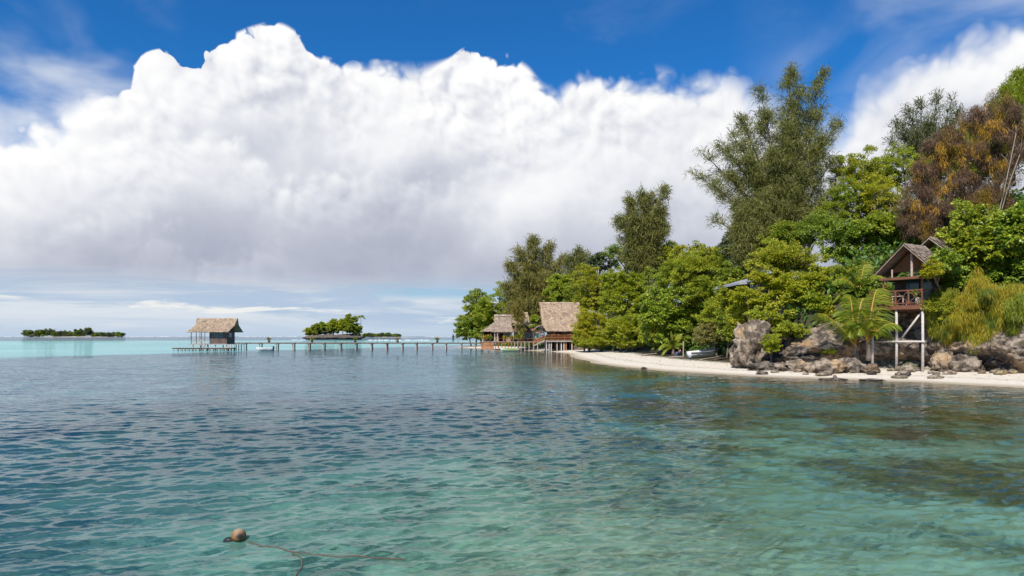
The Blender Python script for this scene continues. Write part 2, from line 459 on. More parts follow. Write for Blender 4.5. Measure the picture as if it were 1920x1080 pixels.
# what the water itself scatters back, and the bottom seen bent through the waves
bent = t.vm('ADD', flat, t.vm('MULTIPLY', N, (1.6, 1.6, 0)))
p1 = t.noise(bent, .26, 6, .66, .4); p2 = t.noise(bent, 1.9, 5, .68)
deep = t.mix(t.mapr(p1, .4, .62), (.016,.074,.100), (.036,.138,.152))
teal = t.mix(t.mapr(t.m('ADD', t.m('MULTIPLY', p1, .5), t.m('MULTIPLY', p2, .5)), .42, .56), (.026,.112,.094), (.30,.60,.445))
sx, sy, sz_ = t.sep(flat)
nearf = t.mapr(t.m('ADD', sy, t.m('MULTIPLY', t.m('SUBTRACT', p1, .5), 16.)), 11., 23., 1., 0.)
nearf = t.m('MAXIMUM', nearf, t.m('MULTIPLY', t.mapr(sy, 32., 18., 0., .75), t.mapr(sx, 1., 6.)))
nearf = t.m('MULTIPLY', nearf, t.mapr(sx, -8., 1.5, .12, 1.))
col = t.mix(nearf, deep, teal)
olive = t.mix(t.mapr(p2, .4, .65), (.042,.042,.019), (.150,.122,.058))
col = t.mix(t.m('MULTIPLY', A('weedy'), t.mapr(p1, .42, .57, 1., .22)), col, olive)
lg = t.mix(t.mapr(t.noise(t.mapping(flat, (.012,.05,1)), 1., 4, .6), .4, .65), (.20,.53,.47), (.10,.36,.36))
col = t.mix(A('lagoon'), col, lg)
col = t.mix(t.mapr(A('reach'), 420., 640.), col, (.012,.075,.125))
dif = t.node('ShaderNodeBsdfDiffuse'); t.put(dif.inputs[0], col)
tint = t.mix(t.mapr(dep, 0., 2.2, smooth=False), (.97,.99,.98), (.40,.76,.60))
rf = t.node('ShaderNodeBsdfRefraction'); t.put(rf.inputs['Color'], tint); rf.inputs['Roughness'].default_value = .0
rf.inputs['IOR'].default_value = 1.33; t.put(rf.inputs['Normal'], N)
tp = t.node('ShaderNodeBsdfTransparent'); t.put(tp.inputs[0], tint)
und = t.node('ShaderNodeMixShader'); und.inputs[0].default_value = .55
t.l.new(rf.outputs[0], und.inputs[1]); t.l.new(tp.outputs[0], und.inputs[2])
murk = t.m('MAXIMUM', t.mapr(dep, .2, 3.2, .05, .80), t.mapr(A('reach'), 16., 44., 0., 1.))
murk = t.m('MINIMUM', murk, t.mapr(dep, .0, .6, .12, 1.))
body = t.node('ShaderNodeMixShader'); t.put(body.inputs[0], murk)
t.l.new(und.outputs[0], body.inputs[1]); t.l.new(dif.outputs[0], body.inputs[2])
fr = t.node('ShaderNodeFresnel'); fr.inputs['IOR'].default_value = 1.33; t.put(fr.inputs['Normal'], N)
gl = t.node('ShaderNodeBsdfGlossy'); gl.inputs['Roughness'].default_value = .03; t.put(gl.inputs['Normal'], N)
gl.inputs['Color'].default_value = (1,1,1,1)
srf = t.node('ShaderNodeMixShader'); t.put(srf.inputs[0], t.m('MULTIPLY', fr.outputs[0], .84))
t.l.new(body.outputs[0], srf.inputs[1]); t.l.new(gl.outputs[0], srf.inputs[2])
t.l.new(srf.outputs[0], out.inputs[0])
water.data.materials.append(m); tag(water, kind='structure')

# ------------------------------------------------------------------ sky
w = bpy.data.worlds.new('World'); sc.world = w; w.use_nodes = True
w.node_tree.nodes.clear()
t = NT(w.node_tree)
SUN_EL, SUN_AZ = R(47), R(206)               # azimuth clockwise from +Y: behind the camera, to the left
sun_dir = Vector((math.sin(SUN_AZ)*math.cos(SUN_EL), math.cos(SUN_AZ)*math.cos(SUN_EL), math.sin(SUN_EL)))
# puffy height field used for the cloud bank
grp = bpy.data.node_groups.new('billow', 'ShaderNodeTree')
grp.interface.new_socket('Vector', in_out='INPUT', socket_type='NodeSocketVector')
grp.interface.new_socket('Height', in_out='OUTPUT', socket_type='NodeSocketFloat')
q = NT(grp); gi = q.node('NodeGroupInput'); go = q.node('NodeGroupOutput')
v0 = gi.outputs[0]
wv = q.vm('ADD', v0, q.vm('SCALE', q.vm('SUBTRACT', q.noise(v0, 10., 3, .6, out=1), (.5,.5,.5)), scale=.06))
hh = None
for sc_, wt in ((8.5, .20), (18., .36), (40., .22), (86., .11)):
    x_ = q.m('MULTIPLY', q.m('SUBTRACT', 1., q.vor(wv, sc_)), wt)
    hh = x_ if hh is None else q.m('ADD', hh, x_)
q.l.new(hh, go.inputs[0])
d = t.node('ShaderNodeTexCoord').outputs['Generated']
dx, dy, dz = t.sep(d)
az = t.m('ARCTAN2', dx, dy); el = t.m('ARCSINE', dz)
u = t.m('ADD', t.m('DIVIDE', az, 1.5), .5)
def curve(pts, val):
    n = t.node('ShaderNodeFloatCurve'); c = n.mapping.curves[0]; n.mapping.use_clip = False
    pts = sorted(pts)
    c.points[0].location = pts[0]; c.points[1].location = pts[-1]
    for p in pts[1:-1]: c.points.new(*p)
    for p in c.points: p.handle_type = 'AUTO_CLAMPED'
    n.mapping.update(); t.put(n.inputs['Value'], val)
    return n.outputs[0]
def angs(px, py):
    a = math.atan((px-960)/F); return a/1.5+.5, math.atan((HY-py)/F*math.cos(a))/.6
TOP = [(0,226),(45,200),(130,165),(205,140),(246,132),(262,112),(285,100),(312,98),(345,108),(374,120),(386,88),(404,76),(440,66),(485,50),(520,46),(552,60),(580,92),
       (640,116),(715,100),(775,118),(835,114),(880,94),(925,96),(985,122),(1042,162),(1078,132),(1150,128),(1235,122),(1290,136),(1345,122),(1420,146),(1480,168),
       (1545,190),(1590,170),(1612,114),(1660,82),(1745,58),(1815,30),(1900,8)]
top = curve([angs(*p) for p in TOP] + [(0., .30), (.03,.33), (.97,.42), (1., .40)], u)
top = t.m('MULTIPLY', top, .6)
def billow(vec):
    n = t.node('ShaderNodeGroup'); n.node_tree = grp; t.put(n.inputs[0], vec); return n.outputs[0]
hb = billow(d)
Ld = Vector((-.55, -.25, .8)).normalized()
hb2 = billow(t.vm('ADD', d, tuple(Ld*.013)))
e = t.m('ADD', t.m('SUBTRACT', top, el), t.m('MULTIPLY', t.m('SUBTRACT', hb, .42), t.mapr(az, .05, .5, .105, .08)))
e = t.m('MINIMUM', e, t.m('ADD', t.m('SUBTRACT', top, el), .005))
lowf = t.noise(d, 2.2, 3, .5)
pxs = lambda p: angs(p, 600)[0]
soft = curve([(pxs(-300), .35), (pxs(120), .35), (pxs(230), .14), (pxs(290), .03), (pxs(600), .05), (pxs(760), .20), (pxs(860), .04), (pxs(985), .10), (pxs(1080), .28), (pxs(1400), .30), (pxs(1560), .55), (pxs(1900), .35), (1., .4)], u)
soft = t.m('MULTIPLY', t.m('MULTIPLY', soft, .12), t.mapr(lowf, .4, .62, .7, 1.4))
cover = t.mapr(e, 0., soft)
# veils: thin cloud drifting off the left shoulder and over the right
veil = t.m('MULTIPLY', t.mapr(t.noise(t.mapping(d, (1,1,2.2)), 4.6, 4, .5, .4), .36, .66),
           t.m('MULTIPLY', t.mapr(e, -.13, .0), t.m('MAXIMUM', t.mapr(az, -.44, -.54), t.m('MULTIPLY', t.mapr(az, .30, .46), .55))))
wisp = t.m('MULTIPLY', t.mapr(t.noise(t.mapping(d, (1,1,1.6), (0,R(30),0)), 3.1, 6, .6, .6), .52, .8), .18)
# light and shade of the bank
def lumps(v): return t.noise(v, 5.2, 4, .5, .35)
rel = t.m('MULTIPLY', t.m('SUBTRACT', hb, hb2), 2.6)
broad_ = t.m('MULTIPLY', t.m('SUBTRACT', lumps(d), lumps(t.vm('ADD', d, tuple(Ld*.05)))), 1.5)
tops = curve([angs(*p) for p in [(0,250),(250,150),(480,70),(700,100),(900,105),(1150,130),(1450,170),(1700,90),(1900,20)]] + [(0., .32), (.03,.33), (.97,.42), (1., .40)], u)
es = t.m('ADD', t.m('SUBTRACT', t.m('MULTIPLY', tops, .6), el), t.m('MULTIPLY', t.m('SUBTRACT', lowf, .5), .25))
inn = t.mapr(es, .0, .27)
big = t.m('ADD', t.m('MULTIPLY', t.noise(t.mapping(d, (1,1,1.5), (0,R(-25),0)), 2.9, 2, .45, .3), .8), t.m('MULTIPLY', t.noise(t.mapping(d, (1,1,1.9), (0,R(-20),0)), 8., 4, .55, .3), .2))
shade = t.m('ADD', t.m('MULTIPLY', inn, .80), t.m('MULTIPLY', t.m('SUBTRACT', big, .5), 1.5))
crisp = t.m('MULTIPLY', t.mapr(soft, .01, .045, 1., .35), t.mapr(t.noise(d, 4.1, 2, .5), .36, .6, .35, 1.15))
shade = t.m('SUBTRACT', shade, t.m('MULTIPLY', rel, t.m('MULTIPLY', crisp, t.mapr(es, .02, .16, .85, .10))))
low = t.m('MULTIPLY', t.mapr(el, .08, .22, 1., 0.), .40)
shade = t.m('SUBTRACT', shade, t.m('MULTIPLY', broad_, t.mapr(es, .26, .36, 1., .4)))
for pts_, amp_, st_, nz in (([(-200,320),(0,300),(120,262),(230,285),(330,232),(450,255),(560,335),(700,290),(850,225),(1000,265),(1150,215),(1300,235),(1450,275),(1700,200),(1920,150)], .13, .85, 3.1),
                            ([(-200,420),(0,425),(150,385),(300,430),(420,478),(520,440),(640,398),(760,345),(900,318),(1000,392),(1150,320),(1300,345),(1500,390),(1700,330),(1920,300)], .15, .75, 4.3)):
    ei = t.m('ADD', t.m('SUBTRACT', t.m('MULTIPLY', curve([angs(*p) for p in pts_], u), .6), el), t.m('MULTIPLY', t.m('SUBTRACT', hb, .42), amp_))
    ei = t.m('ADD', ei, t.m('MULTIPLY', t.m('SUBTRACT', lumps(t.vm('SCALE', d, scale=nz/5.)), .5), .16))
    si = t.m('ADD', t.m('MULTIPLY', t.mapr(ei, 0., .22), .62), t.m('MULTIPLY', t.m('SUBTRACT', big, .5), 1.2))
    si = t.m('SUBTRACT', t.m('ADD', si, .17 if nz < 4 else .36), t.m('MULTIPLY', rel, t.mapr(ei, 0., .14, .55, .08)))
    mk_ = t.m('MULTIPLY', t.mapr(ei, -.008, .035), t.m('MULTIPLY', t.mapr(t.noise(d, nz, 2, .5), .36, .58), st_))
    n_ = t.node('ShaderNodeMix', data_type='FLOAT'); t.put(n_.inputs[0], mk_); t.put(n_.inputs[2], shade); t.put(n_.inputs[3], si); shade = n_.outputs[0]
shade = t.m('ADD', t.m('ADD', shade, low), t.mapr(az, .30, .5, 0., .20))
cl = t.ramp(t.m('MULTIPLY', shade, .74), [(0., (1.,1.,1.)), (.17, (.90,.905,.93)), (.36, (.73,.75,.81)), (.58, (.565,.59,.68)), (.8, (.46,.49,.59)), (1., (.38,.41,.52))])
# layered cloud below the base of the bank
bv = t.comb(t.m('MULTIPLY', az, 3.2), t.m('MULTIPLY', el, 34.), 0.)
st = t.noise(bv, 1.0, 6, .6, .7)
st2 = t.noise(t.comb(t.m('MULTIPLY', az, 7.), t.m('MULTIPLY', el, 46.), 3.), 1.0, 6, .62, .5)
band = t.mix(t.mapr(st, .42, .62), (.45,.57,.73), (.70,.76,.83))
band = t.mix(t.m('MULTIPLY', t.mapr(st2, .56, .66), t.mapr(el, .075, .055)), band, (.86,.87,.86))
slot = t.m('MULTIPLY', t.mapr(t.m('ABSOLUTE', t.m('SUBTRACT', el, .066)), .004, .016, 1., 0.), t.mapr(st, .40, .52))
slot = t.m('MULTIPLY', slot, t.mapr(az, -.32, -.12))
band = t.mix(slot, band, (.33,.60,.80))
band = t.mix(t.mapr(el, .03, .0), band, (.52,.63,.77))
edge_n = t.m('ADD', el, t.m('MULTIPLY', t.m('SUBTRACT', st, .5), .055))
inb = t.mapr(edge_n, .046, .102)
cl = t.mix(inb, band, cl)
cover = t.m('MAXIMUM', cover, t.mapr(el, .12, .09))
cov = t.m('MAXIMUM', cover, t.m('MULTIPLY', veil, .8)); cov = t.m('MAXIMUM', cov, t.m('MULTIPLY', wisp, t.mapr(el, .6, .3)))
over = t.m('MULTIPLY', t.mapr(el, .50, .85), t.mapr(t.noise(d, 3.3, 5, .6, .3), .40, .68))  # unseen overhead cloud, added to lighten water reflections and ambient light
cov = t.m('MAXIMUM', cov, t.m('MULTIPLY', over, .75))
cl2 = t.mix(cover, (.72,.77,.86), cl)
sky = t.node('ShaderNodeTexSky'); sky.sky_type = 'NISHITA'; sky.sun_disc = False
sky.sun_elevation = SUN_EL; sky.sun_rotation = SUN_AZ; sky.altitude = 0; sky.air_density = 1.0; sky.dust_density = .2; sky.ozone_density = 3.5
hs = t.mix(1., sky.outputs[0], (.15,.68,1.16), 'MULTIPLY')
bg1 = t.node('ShaderNodeBackground'); t.put(bg1.inputs[0], hs); bg1.inputs[1].default_value = .1
bg2 = t.node('ShaderNodeBackground'); t.put(bg2.inputs[0], cl2); bg2.inputs[1].default_value = .9
mx = t.node('ShaderNodeMixShader'); t.put(mx.inputs[0], cov)
t.l.new(bg1.outputs[0], mx.inputs[1]); t.l.new(bg2.outputs[0], mx.inputs[2])
wo = t.node('ShaderNodeOutputWorld'); t.l.new(mx.outputs[0], wo.inputs[0])
try: w.cycles.sampling_method = 'MANUAL'; w.cycles.sample_map_resolution = 256
except Exception: pass

L = bpy.data.lights.new('sun', 'SUN'); L.energy = 4.9; L.angle = R(.53); L.color = (1, .955, .87)
lo = bpy.data.objects.new('sun', L); COL.objects.link(lo)
lo.rotation_euler = sun_dir.to_track_quat('Z', 'Y').to_euler(); lo.location = (0, 0, 60)

cam = bpy.data.cameras.new('camera'); co = bpy.data.objects.new('camera', cam); COL.objects.link(co)
cam.sensor_width = 36; cam.lens = 24; cam.clip_start = .1; cam.clip_end = 40000
co.location = (0, 0, H); co.rotation_euler = (R(90), 0, 0); cam.shift_y = (HY-540)/1920
sc.camera = co
sc.view_settings.view_transform = 'Standard'; sc.view_settings.look = 'None'; sc.view_settings.exposure = .16; sc.view_settings.gamma = 1
cy = sc.cycles
cy.max_bounces = 6; cy.diffuse_bounces = 2; cy.glossy_bounces = 3; cy.transmission_bounces = 4; cy.transparent_max_bounces = 10
cy.sample_clamp_indirect = 3; cy.blur_glossy = 1.; cy.caustics_reflective = False; cy.caustics_refractive = False; cy.sample_clamp_direct = 6
cy.use_denoising = True
try: cy.denoiser = 'OPENIMAGEDENOISE'; cy.denoising_input_passes = 'RGB_ALBEDO_NORMAL'; cy.denoising_prefilter = 'ACCURATE'
except Exception: pass
# ------------------------------------------------------------------ leaves and crowns
def unit(v): return v/np.maximum(np.linalg.norm(v, axis=-1, keepdims=True), 1e-9)

def leaf_tris(P, D, N, L, W, fold=.12):
    """one folded diamond per leaf"""
    D = unit(D); Sd = unit(np.cross(D, N)); N2 = np.cross(Sd, D)
    L = np.asarray(L).reshape(-1, 1); W = np.asarray(W).reshape(-1, 1)
    mid = P + D*L*.45 + N2*L*fold
    V = np.stack([P, mid + Sd*W*.5, P + D*L, mid - Sd*W*.5], 1).reshape(-1, 3)
    n = len(P); b = np.arange(n)*4
    T = np.concatenate([np.stack([b, b+1, b+2], 1), np.stack([b, b+2, b+3], 1)])
    return V, T

def sph(n, r): return unit(r.normal(size=(n, 3)))

def lobes_for(C, RX, RY, RZ, n, r):
    """uneven sub-crowns that fill an ellipsoid"""
    out = []
    for i in range(n):
        for _ in range(20):
            v = sph(1, r)[0]
            if v[2] > -.85: break
        k = r.uniform(.42, .74)
        c = np.array(C) + v*np.array([RX, RY, RZ])*k
        out.append((c, r.uniform(.34, .52)*np.array([RX, RY, RZ])))
    out.append((np.array(C) - np.array([0, 0, RZ*.1]), .62*np.array([RX, RY, RZ])))
    return out

def crown_leaves(lobes, leafL, r, dens=1., clump=.75, clump_n=20, inner=.25):
    Ps = []; Ns = []; cen = np.mean([l[0] for l in lobes], axis=0)
    for c, rad in lobes:
        area = 4*math.pi*((rad[0]*rad[1])**1.6/3 + (rad[0]*rad[2])**1.6/3 + (rad[1]*rad[2])**1.6/3)**(1/1.6)
        nc = max(6, int(area*dens*1.45/(clump*clump*1.9)))
        v = sph(nc, r); v = v[(v[:, 2] > -.75)]
        k = r.uniform(.80, 1.12, size=(len(v), 1)); ins = r.random((len(v), 1)) < inner
        k = np.where(ins, k*.62, k)
        cp = c + v*rad*k
        for p, nv in zip(cp, v):
            m_ = int(clump_n*3.1*r.uniform(.6, 1.3))
            q = unit(r.normal(size=(m_, 3)))*r.random((m_, 1))**.45*np.array([clump, clump, clump*.6])*.62
            Ps.append(p + q)
            Ns.append(unit(q*1.0 + nv*.55*clump + np.array([0, 0, .35*clump])))
    P = np.concatenate(Ps); N = np.concatenate(Ns)
    n = len(P)
    out_ = unit(P - cen)
    D = unit(out_*.55 + N*.35 + r.normal(size=(n, 3))*.5 + np.array([0, 0, -.28]))
    NN = unit(N*.75 + np.array([0, 0, .35]) + np.array(sun_dir)*.75 + r.normal(size=(n, 3))*.40)
    Ls = .76*leafL*r.uniform(.7, 1.35, n)
    return leaf_tris(P, D, NN, Ls, Ls*r.uniform(.6, .82, n))

def trunk_build(name, parent, base, lobes, mat, r, rad=.2, nl=6, top=None):
    mb = MB(); base = Vector(base); cen = Vector(np.mean([l[0] for l in lobes], axis=0)) if top is None else Vector(top)
    hgt = max(.5, cen.z - base.z)
    pts = []; a = r.uniform(-.2, .2, 2)
    for i in range(7):
        f = i/6; p = base.lerp(cen, f) + Vector((math.sin(f*3.1)*a[0]*hgt*.5, math.sin(f*2.6)*a[1]*hgt*.5, 0))
        pts.append(p)
    pts[0] = base - Vector((0, 0, .3))
    mb.tube(pts, [rad*1.25] + [rad*(1 - .09*i) for i in range(1, 7)], 8)
    for c, rd in lobes[:nl]:
        k = r.integers(2, 6); s = pts[k]; e = Vector(c)
        mid = s.lerp(e, .5) + Vector(r.normal(size=3)*.12*hgt*.5)
        e2 = [e + Vector(sph(1, r)[0]*rd*.8) for _ in range(3)]
        mb.tube([s, s.lerp(mid, .6) , mid, mid.lerp(e, .6), e], [rad*.55, rad*.48, rad*.4, rad*.3, rad*.22], 6)
        for q in e2: mb.tube([mid.lerp(e, .5), mid.lerp(q, .7), q], [rad*.28, rad*.18, rad*.05], 5)
    return mb.build(name, mat, parent, smooth=True)

def broad(label, px, py, rx, ry, d, mat, leafL=.26, dens=1., nl=9, base=None, group=None, clump=.75, cn=20,
          cat='tree', name='broadleaf_tree', bark='bark', ry_depth=.85, trad=None, inner=.25):
    r = np.random.default_rng(abs(hash((px, py, d))) % 2**31)
    r = np.random.default_rng(int(px*7919 + py*104729 + d*31) % 2**31)
    leafL = leafL*r.uniform(.72, 1.2); C = pt(px, py, d); RX = 1.10*rx*d/F; RZ = 1.08*ry*d/F; RY = max(1.2, RX*ry_depth)
    gz = ground_z(C.x, C.y)
    if C.z < gz + .25*RZ: print('LOWTREE', label, round(C.z-gz, 2), round(RZ, 2))
    b = Vector(base) if base is not None else Vector((C.x + r.uniform(-.3, .3)*RX, C.y, ground_z(C.x, C.y)))
    b.z = min(b.z, C.z - .4*RZ)
    root = empty(name, b, label, cat, group)
    lob = lobes_for(C, RX, RY, RZ, nl, r)
    V, T = crown_leaves(lob, leafL, r, dens, clump, cn, inner)
    keep_lift = np.maximum(V[:, 2], -9)
    obj_np('crown', V, T, M[mat], root)
    trunk_build('trunk', root, b, lob, M[bark], r, trad or max(.08, .035*RX + .06), min(nl, 6))
    return root

def strips(P, D, L, W, r, droop=.35):
    """thin drooping needle sprays: two-segment tapering blades"""
    n = len(P); L = np.asarray(L).reshape(-1, 1); W = np.asarray(W).reshape(-1, 1)
    D = unit(D); a = sph(n, r); Sd = unit(np.cross(D, a))
    m_ = P + D*L*.5; e = P + unit(D + np.array([0, 0, -droop]))*L*.98 + np.array([0, 0, -1])*L*droop*.25
    V = np.stack([P - Sd*W*.35, P + Sd*W*.35, m_ + Sd*W*.5, m_ - Sd*W*.5, e], 1).reshape(-1, 3)
    b = np.arange(n)*5
    T = np.concatenate([np.stack([b, b+1, b+2], 1), np.stack([b, b+2, b+3], 1), np.stack([b+3, b+2, b+4], 1)])
    return V, T

def casuarina(label, base, tips, d, mat='leaf_olive', tuft=1.0, sprays=34, L=.75, W=.055, bark='bark', rad=.34, group=None,
              thick=1., name='casuarina_tree', droop=.5, split=.30, subn=9, seed=1, gaps=.0):
    """tips: (px, py, depth offset, density) of the ends of the main limbs"""
    r = np.random.default_rng(seed)
    B = Vector(base); root = empty(name, B, label, 'tree', group)
    mb = MB(); Ps = []; Ds = []
    tops = [pt(px, py, d + dd) for px, py, dd, *_ in tips]
    hmax = max(p.z for p in tops) - B.z
    for (px, py, dd, den), tp in zip(tips, tops):
        hz = tp.z - B.z
        sp = B + Vector((0, 0, hz*split*r.uniform(.5, 1.2)))
        ctrl = sp.lerp(tp, .45) + Vector((-(tp.x-B.x)*.16, 0, hz*.10))
        n = 14; pts = []
        for i in range(n+1):
            f = i/n
            if f < .25: p = B.lerp(sp, f/.25)
            else:
                g_ = (f-.25)/.75; p = sp.lerp(ctrl, g_).lerp(ctrl.lerp(tp, g_), g_)
            pts.append(p + Vector(r.normal(size=3)*.05*(1 if 0 < i < n else 0)))
        pts[0] = B - Vector((0, 0, .4))
        mb.tube(pts, [rad*(1-.93*(i/n))*(.75 if i else 1.) + .012 for i in range(n+1)], 6)
        for i in range(6, n+1):
            f = i/n
            if r.random() < gaps: continue
            for s in range(subn):
                sd = sph(1, r)[0]; sd[2] = abs(sd[2])*.7 + .05 - .25*(1-f)
                dirv = unit(sd + .55*np.array((pts[i]-pts[i-1]).normalized()))
                ln = tuft*(.65 + 2.5*(1-f)**.6*(1 if f > .4 else f/.4))*r.uniform(.5, 1.25)
                p0 = np.array(pts[i].lerp(pts[i-1], r.random())); p1 = p0 + dirv*ln
                p1[2] -= .12*ln
                if s % 3 == 0: mb.tube([p0, (p0+p1)/2 + np.array([0,0,.06*ln]), p1], [.05*rad/.34, .03, .012], 4, cap=False)
                k = max(3, int(sprays*den*r.uniform(.6, 1.3)))
                tpar = r.random((k, 1))**.7
                P = p0 + (p1-p0)*(.25 + .85*tpar) + r.normal(size=(k, 3))*.30*tuft*thick
                Ps.append(P); Ds.append(dirv*.8 + r.normal(size=(k, 3))*.55 + np.array([0, 0, .12]))
    P = np.concatenate(Ps); D = np.concatenate(Ds)
    V, T = strips(P, D, L*r.uniform(.6, 1.4, len(P)), W*r.uniform(.7, 1.3, len(P)), r, droop)
    obj_np('crown', V, T, M[mat], root)
    mb.build('trunk', M[bark], root, smooth=True)
    return root

def frond_np(base, aim, length, sag, r, leaflet=.55, n=26, w=.05, twist=0.):
    """arching palm frond: rachis points and hanging leaflets"""
    aim = unit(np.array(aim, float)); base = np.array(base, float)
    pts = []
    for i in range(n+1):
        f = i/n
        pts.append(base + aim*length*f*(1-.12*f) + np.array([0, 0, -1])*sag*length*f**2.2)
    pts = np.array(pts); V = []; T = []
    side = unit(np.cross(aim, [0, 0, 1.]))
    for i in range(int(n*.22), n+1):
        f = i/n; tang = unit(pts[min(i+1, n)] - pts[i-1])
        ll = leaflet*length*.36*(math.sin(math.pi*min(1, .12 + .88*(f-.2)/.8))**.6*.9 + .12)
        for sg in (-1, 1):
            for q in range(2):
                bp = pts[i] + tang*length/n*(.5*q)
                dirv = unit(side*sg*.8 + tang*.62 + np.array([0, 0, -.42 - .25*r.random()]))
                nn = unit(np.cross(dirv, tang))*.5*w
                mid = bp + dirv*ll*.5; tip = bp + dirv*ll + np.array([0, 0, -.22*ll])
                b = len(V); V += [bp - tang*w*.5, bp + tang*w*.5, mid + tang*w*.55, mid - tang*w*.55, tip]
                T += [(b, b+1, b+2), (b, b+2, b+3), (b+3, b+2, b+4)]
    return pts, np.array(V), np.array(T)

def palm(label, base, top, nf, length, mat='leaf_palm', rad=.09, group=None, seed=1, sag=.55, aims=None, w=.06, name='coconut_palm',
         rach='petiole', cat='palm', elev=(.15, 1.1), trunkmat='bark', n=30, leaflet=.62):
    r = np.random.default_rng(seed); base = Vector(base); top = Vector(top)
    root = empty(name, base, label, cat, group)
    tb = MB(); pts = []
    for i in range(9):
        f = i/8; pts.append(base.lerp(top, f) + Vector((math.sin(f*math.pi)*.05*(top-base).length, 0, 0)))
    pts[0] -= Vector((0, 0, .2))
    tb.tube(pts, [rad*1.5] + [rad*(1.1-.3*i/8)*(1.06 if i % 2 else .96) for i in range(1, 9)], 8); tb.build('trunk', M[trunkmat], root, smooth=True)
    for k in range(nf):
        if aims is not None and k < len(aims): a = np.array(aims[k][:3], float); ln = aims[k][3]; sg = aims[k][4]
        else:
            th = 2*math.pi*(k + r.uniform(-.25, .25))/nf*2.4; evl = elev[0] + (elev[1]-elev[0])*(k/nf)
            a = np.array([math.cos(th)*math.cos(evl), math.sin(th)*math.cos(evl), math.sin(evl)]); ln = length*r.uniform(.85, 1.1); sg = sag*r.uniform(.8, 1.2)
        P, V, T = frond_np(top, a, ln, sg, r, leaflet, n, w)
        fr_ = obj_np('frond', V, T, M[mat], root)
        rb = MB(); rb.tube([Vector(p) for p in P[::3]], [max(.007, .030*ln/2.2*(1-.8*i/len(P[::3]))) for i in range(len(P[::3]))], 5, cap=False)
        rb.build('midrib', M[rach], fr_, smooth=True)
    return root

def hanging(name, label, cat, mat, outline, d0, d1, r, npatch, per, L=(.3, .9), W=.03, out=(-.3, -.7), rr=(10, 24), wild=.35):
    """drape of creeper inside an outline (photo pixels, d0 at its left edge to d1 at its right): many small overlapping tufts of hanging strands"""
    O = np.array(outline, float); x0, x1 = O[:, 0].min(), O[:, 0].max(); y0, y1 = O[:, 1].min(), O[:, 1].max()
    def inside(x, y):
        c = False
        for i in range(len(O)):
            a, b = O[i], O[(i+1) % len(O)]
            if (a[1] > y) != (b[1] > y) and x < (b[0]-a[0])*(y-a[1])/(b[1]-a[1]) + a[0]: c = not c
        return c
    Ps = []; k = 0
    while k < npatch:
        px, py = r.uniform(x0, x1), r.uniform(y0, y1)
        if not inside(px, py): continue
        k += 1; f = (px-x0)/(x1-x0); d = d0 + (d1-d0)*f + .3*math.sin(px*.07+py*.05) + r.normal()*.35
        rx, ry = r.uniform(*rr), r.uniform(*rr)*1.25; n = int(per*r.uniform(.4, 1.5)*rx*ry/250)
        q = unit(r.normal(size=(n, 3)))*r.random((n, 1))**.4
        X_ = (px + rx*q[:, 0] - 960)/F*d; dd = d + q[:, 1]*rx*d/F*.8; Z_ = H + (HY - py - ry*q[:, 2])/F*d
        Ps.append(np.stack([X_, dd, Z_], 1))
    P = np.concatenate(Ps); n = len(P)
    root = empty(name, Vector((P[:, 0].mean(), P[:, 1].mean(), P[:, 2].min())), label, cat)
    D = unit(np.stack([np.full(n, out[0]*.3), np.full(n, out[1]*.35), np.full(n, -.9)], 1) + r.normal(size=(n, 3))*wild)
    V, T = strips(P, D, r.uniform(L[0], L[1], n), W*r.uniform(.6, 1.6, n), r, .35)
    obj_np('strands', V, T, M[mat], root)
    return root

# ------------------------------------------------------------------ rocks
def noise_rock(V, r, amp, sc, seed):
    o = Vector((seed*13.7, seed*5.1, seed*9.3)); out = []
    for v in V:
        p = Vector(v)*sc + o
        n = mnoise.fractal(p, .9, 2.1, 5) + .7*abs(mnoise.noise(p*.7)) - .35*abs(mnoise.noise(p*3.1))
        st_ = abs(((v[2]*3.1 + .5*mnoise.noise(p*.8)) % 1.) - .5)
        d_ = mnoise.voronoi(p*1.15)[0]; crack = min(1., (d_[1]-d_[0])*4.)
        out.append((n + .5*(st_-.25) - .42*(1-crack))*amp)
    return np.array(out)

def boulder(label, px, py, rx, ry, mat='rock', depth=None, seed=1, d=None, rough=.3, sub=4, group=None, name='boulder', cat='rock', sink=.25, tilt=0):
    b = on_ground(px, py + ry) if d is None else Vector(((px-960)/F*d, d, H + (HY-py-ry)/F*d))
    dd = b.y; RX = rx*dd/F; RZ = ry*dd/F; RY = depth or RX*.8
    bm = bmesh.new(); bmesh.ops.create_icosphere(bm, subdivisions=sub, radius=1)
    V = np.array([v.co for v in bm.verts]); T = np.array([[v.index for v in f.verts] for f in bm.faces]); bm.free()
    n = noise_rock(V, None, rough, 1.25, seed) + noise_rock(V, None, rough*.35, 3.6, seed+7)
    V = V*(1+n[:, None])
    V[:, 2] = np.where(V[:, 2] < -.55, -.55 + (V[:, 2]+.55)*.25, V[:, 2])
    c, s = math.cos(tilt), math.sin(tilt)
    V = V*np.array([RX, RY, RZ*1.15]); V = np.stack([V[:,0]*c - V[:,2]*s, V[:,1], V[:,0]*s + V[:,2]*c], 1)
    zc = b.z + RZ*(1-sink)*.85
    o = link_mesh(name, mesh_np(name, V, T, False), M[mat]); o.location = (b.x, dd + RY*.5, zc)
    return tag(o, label, cat, group)

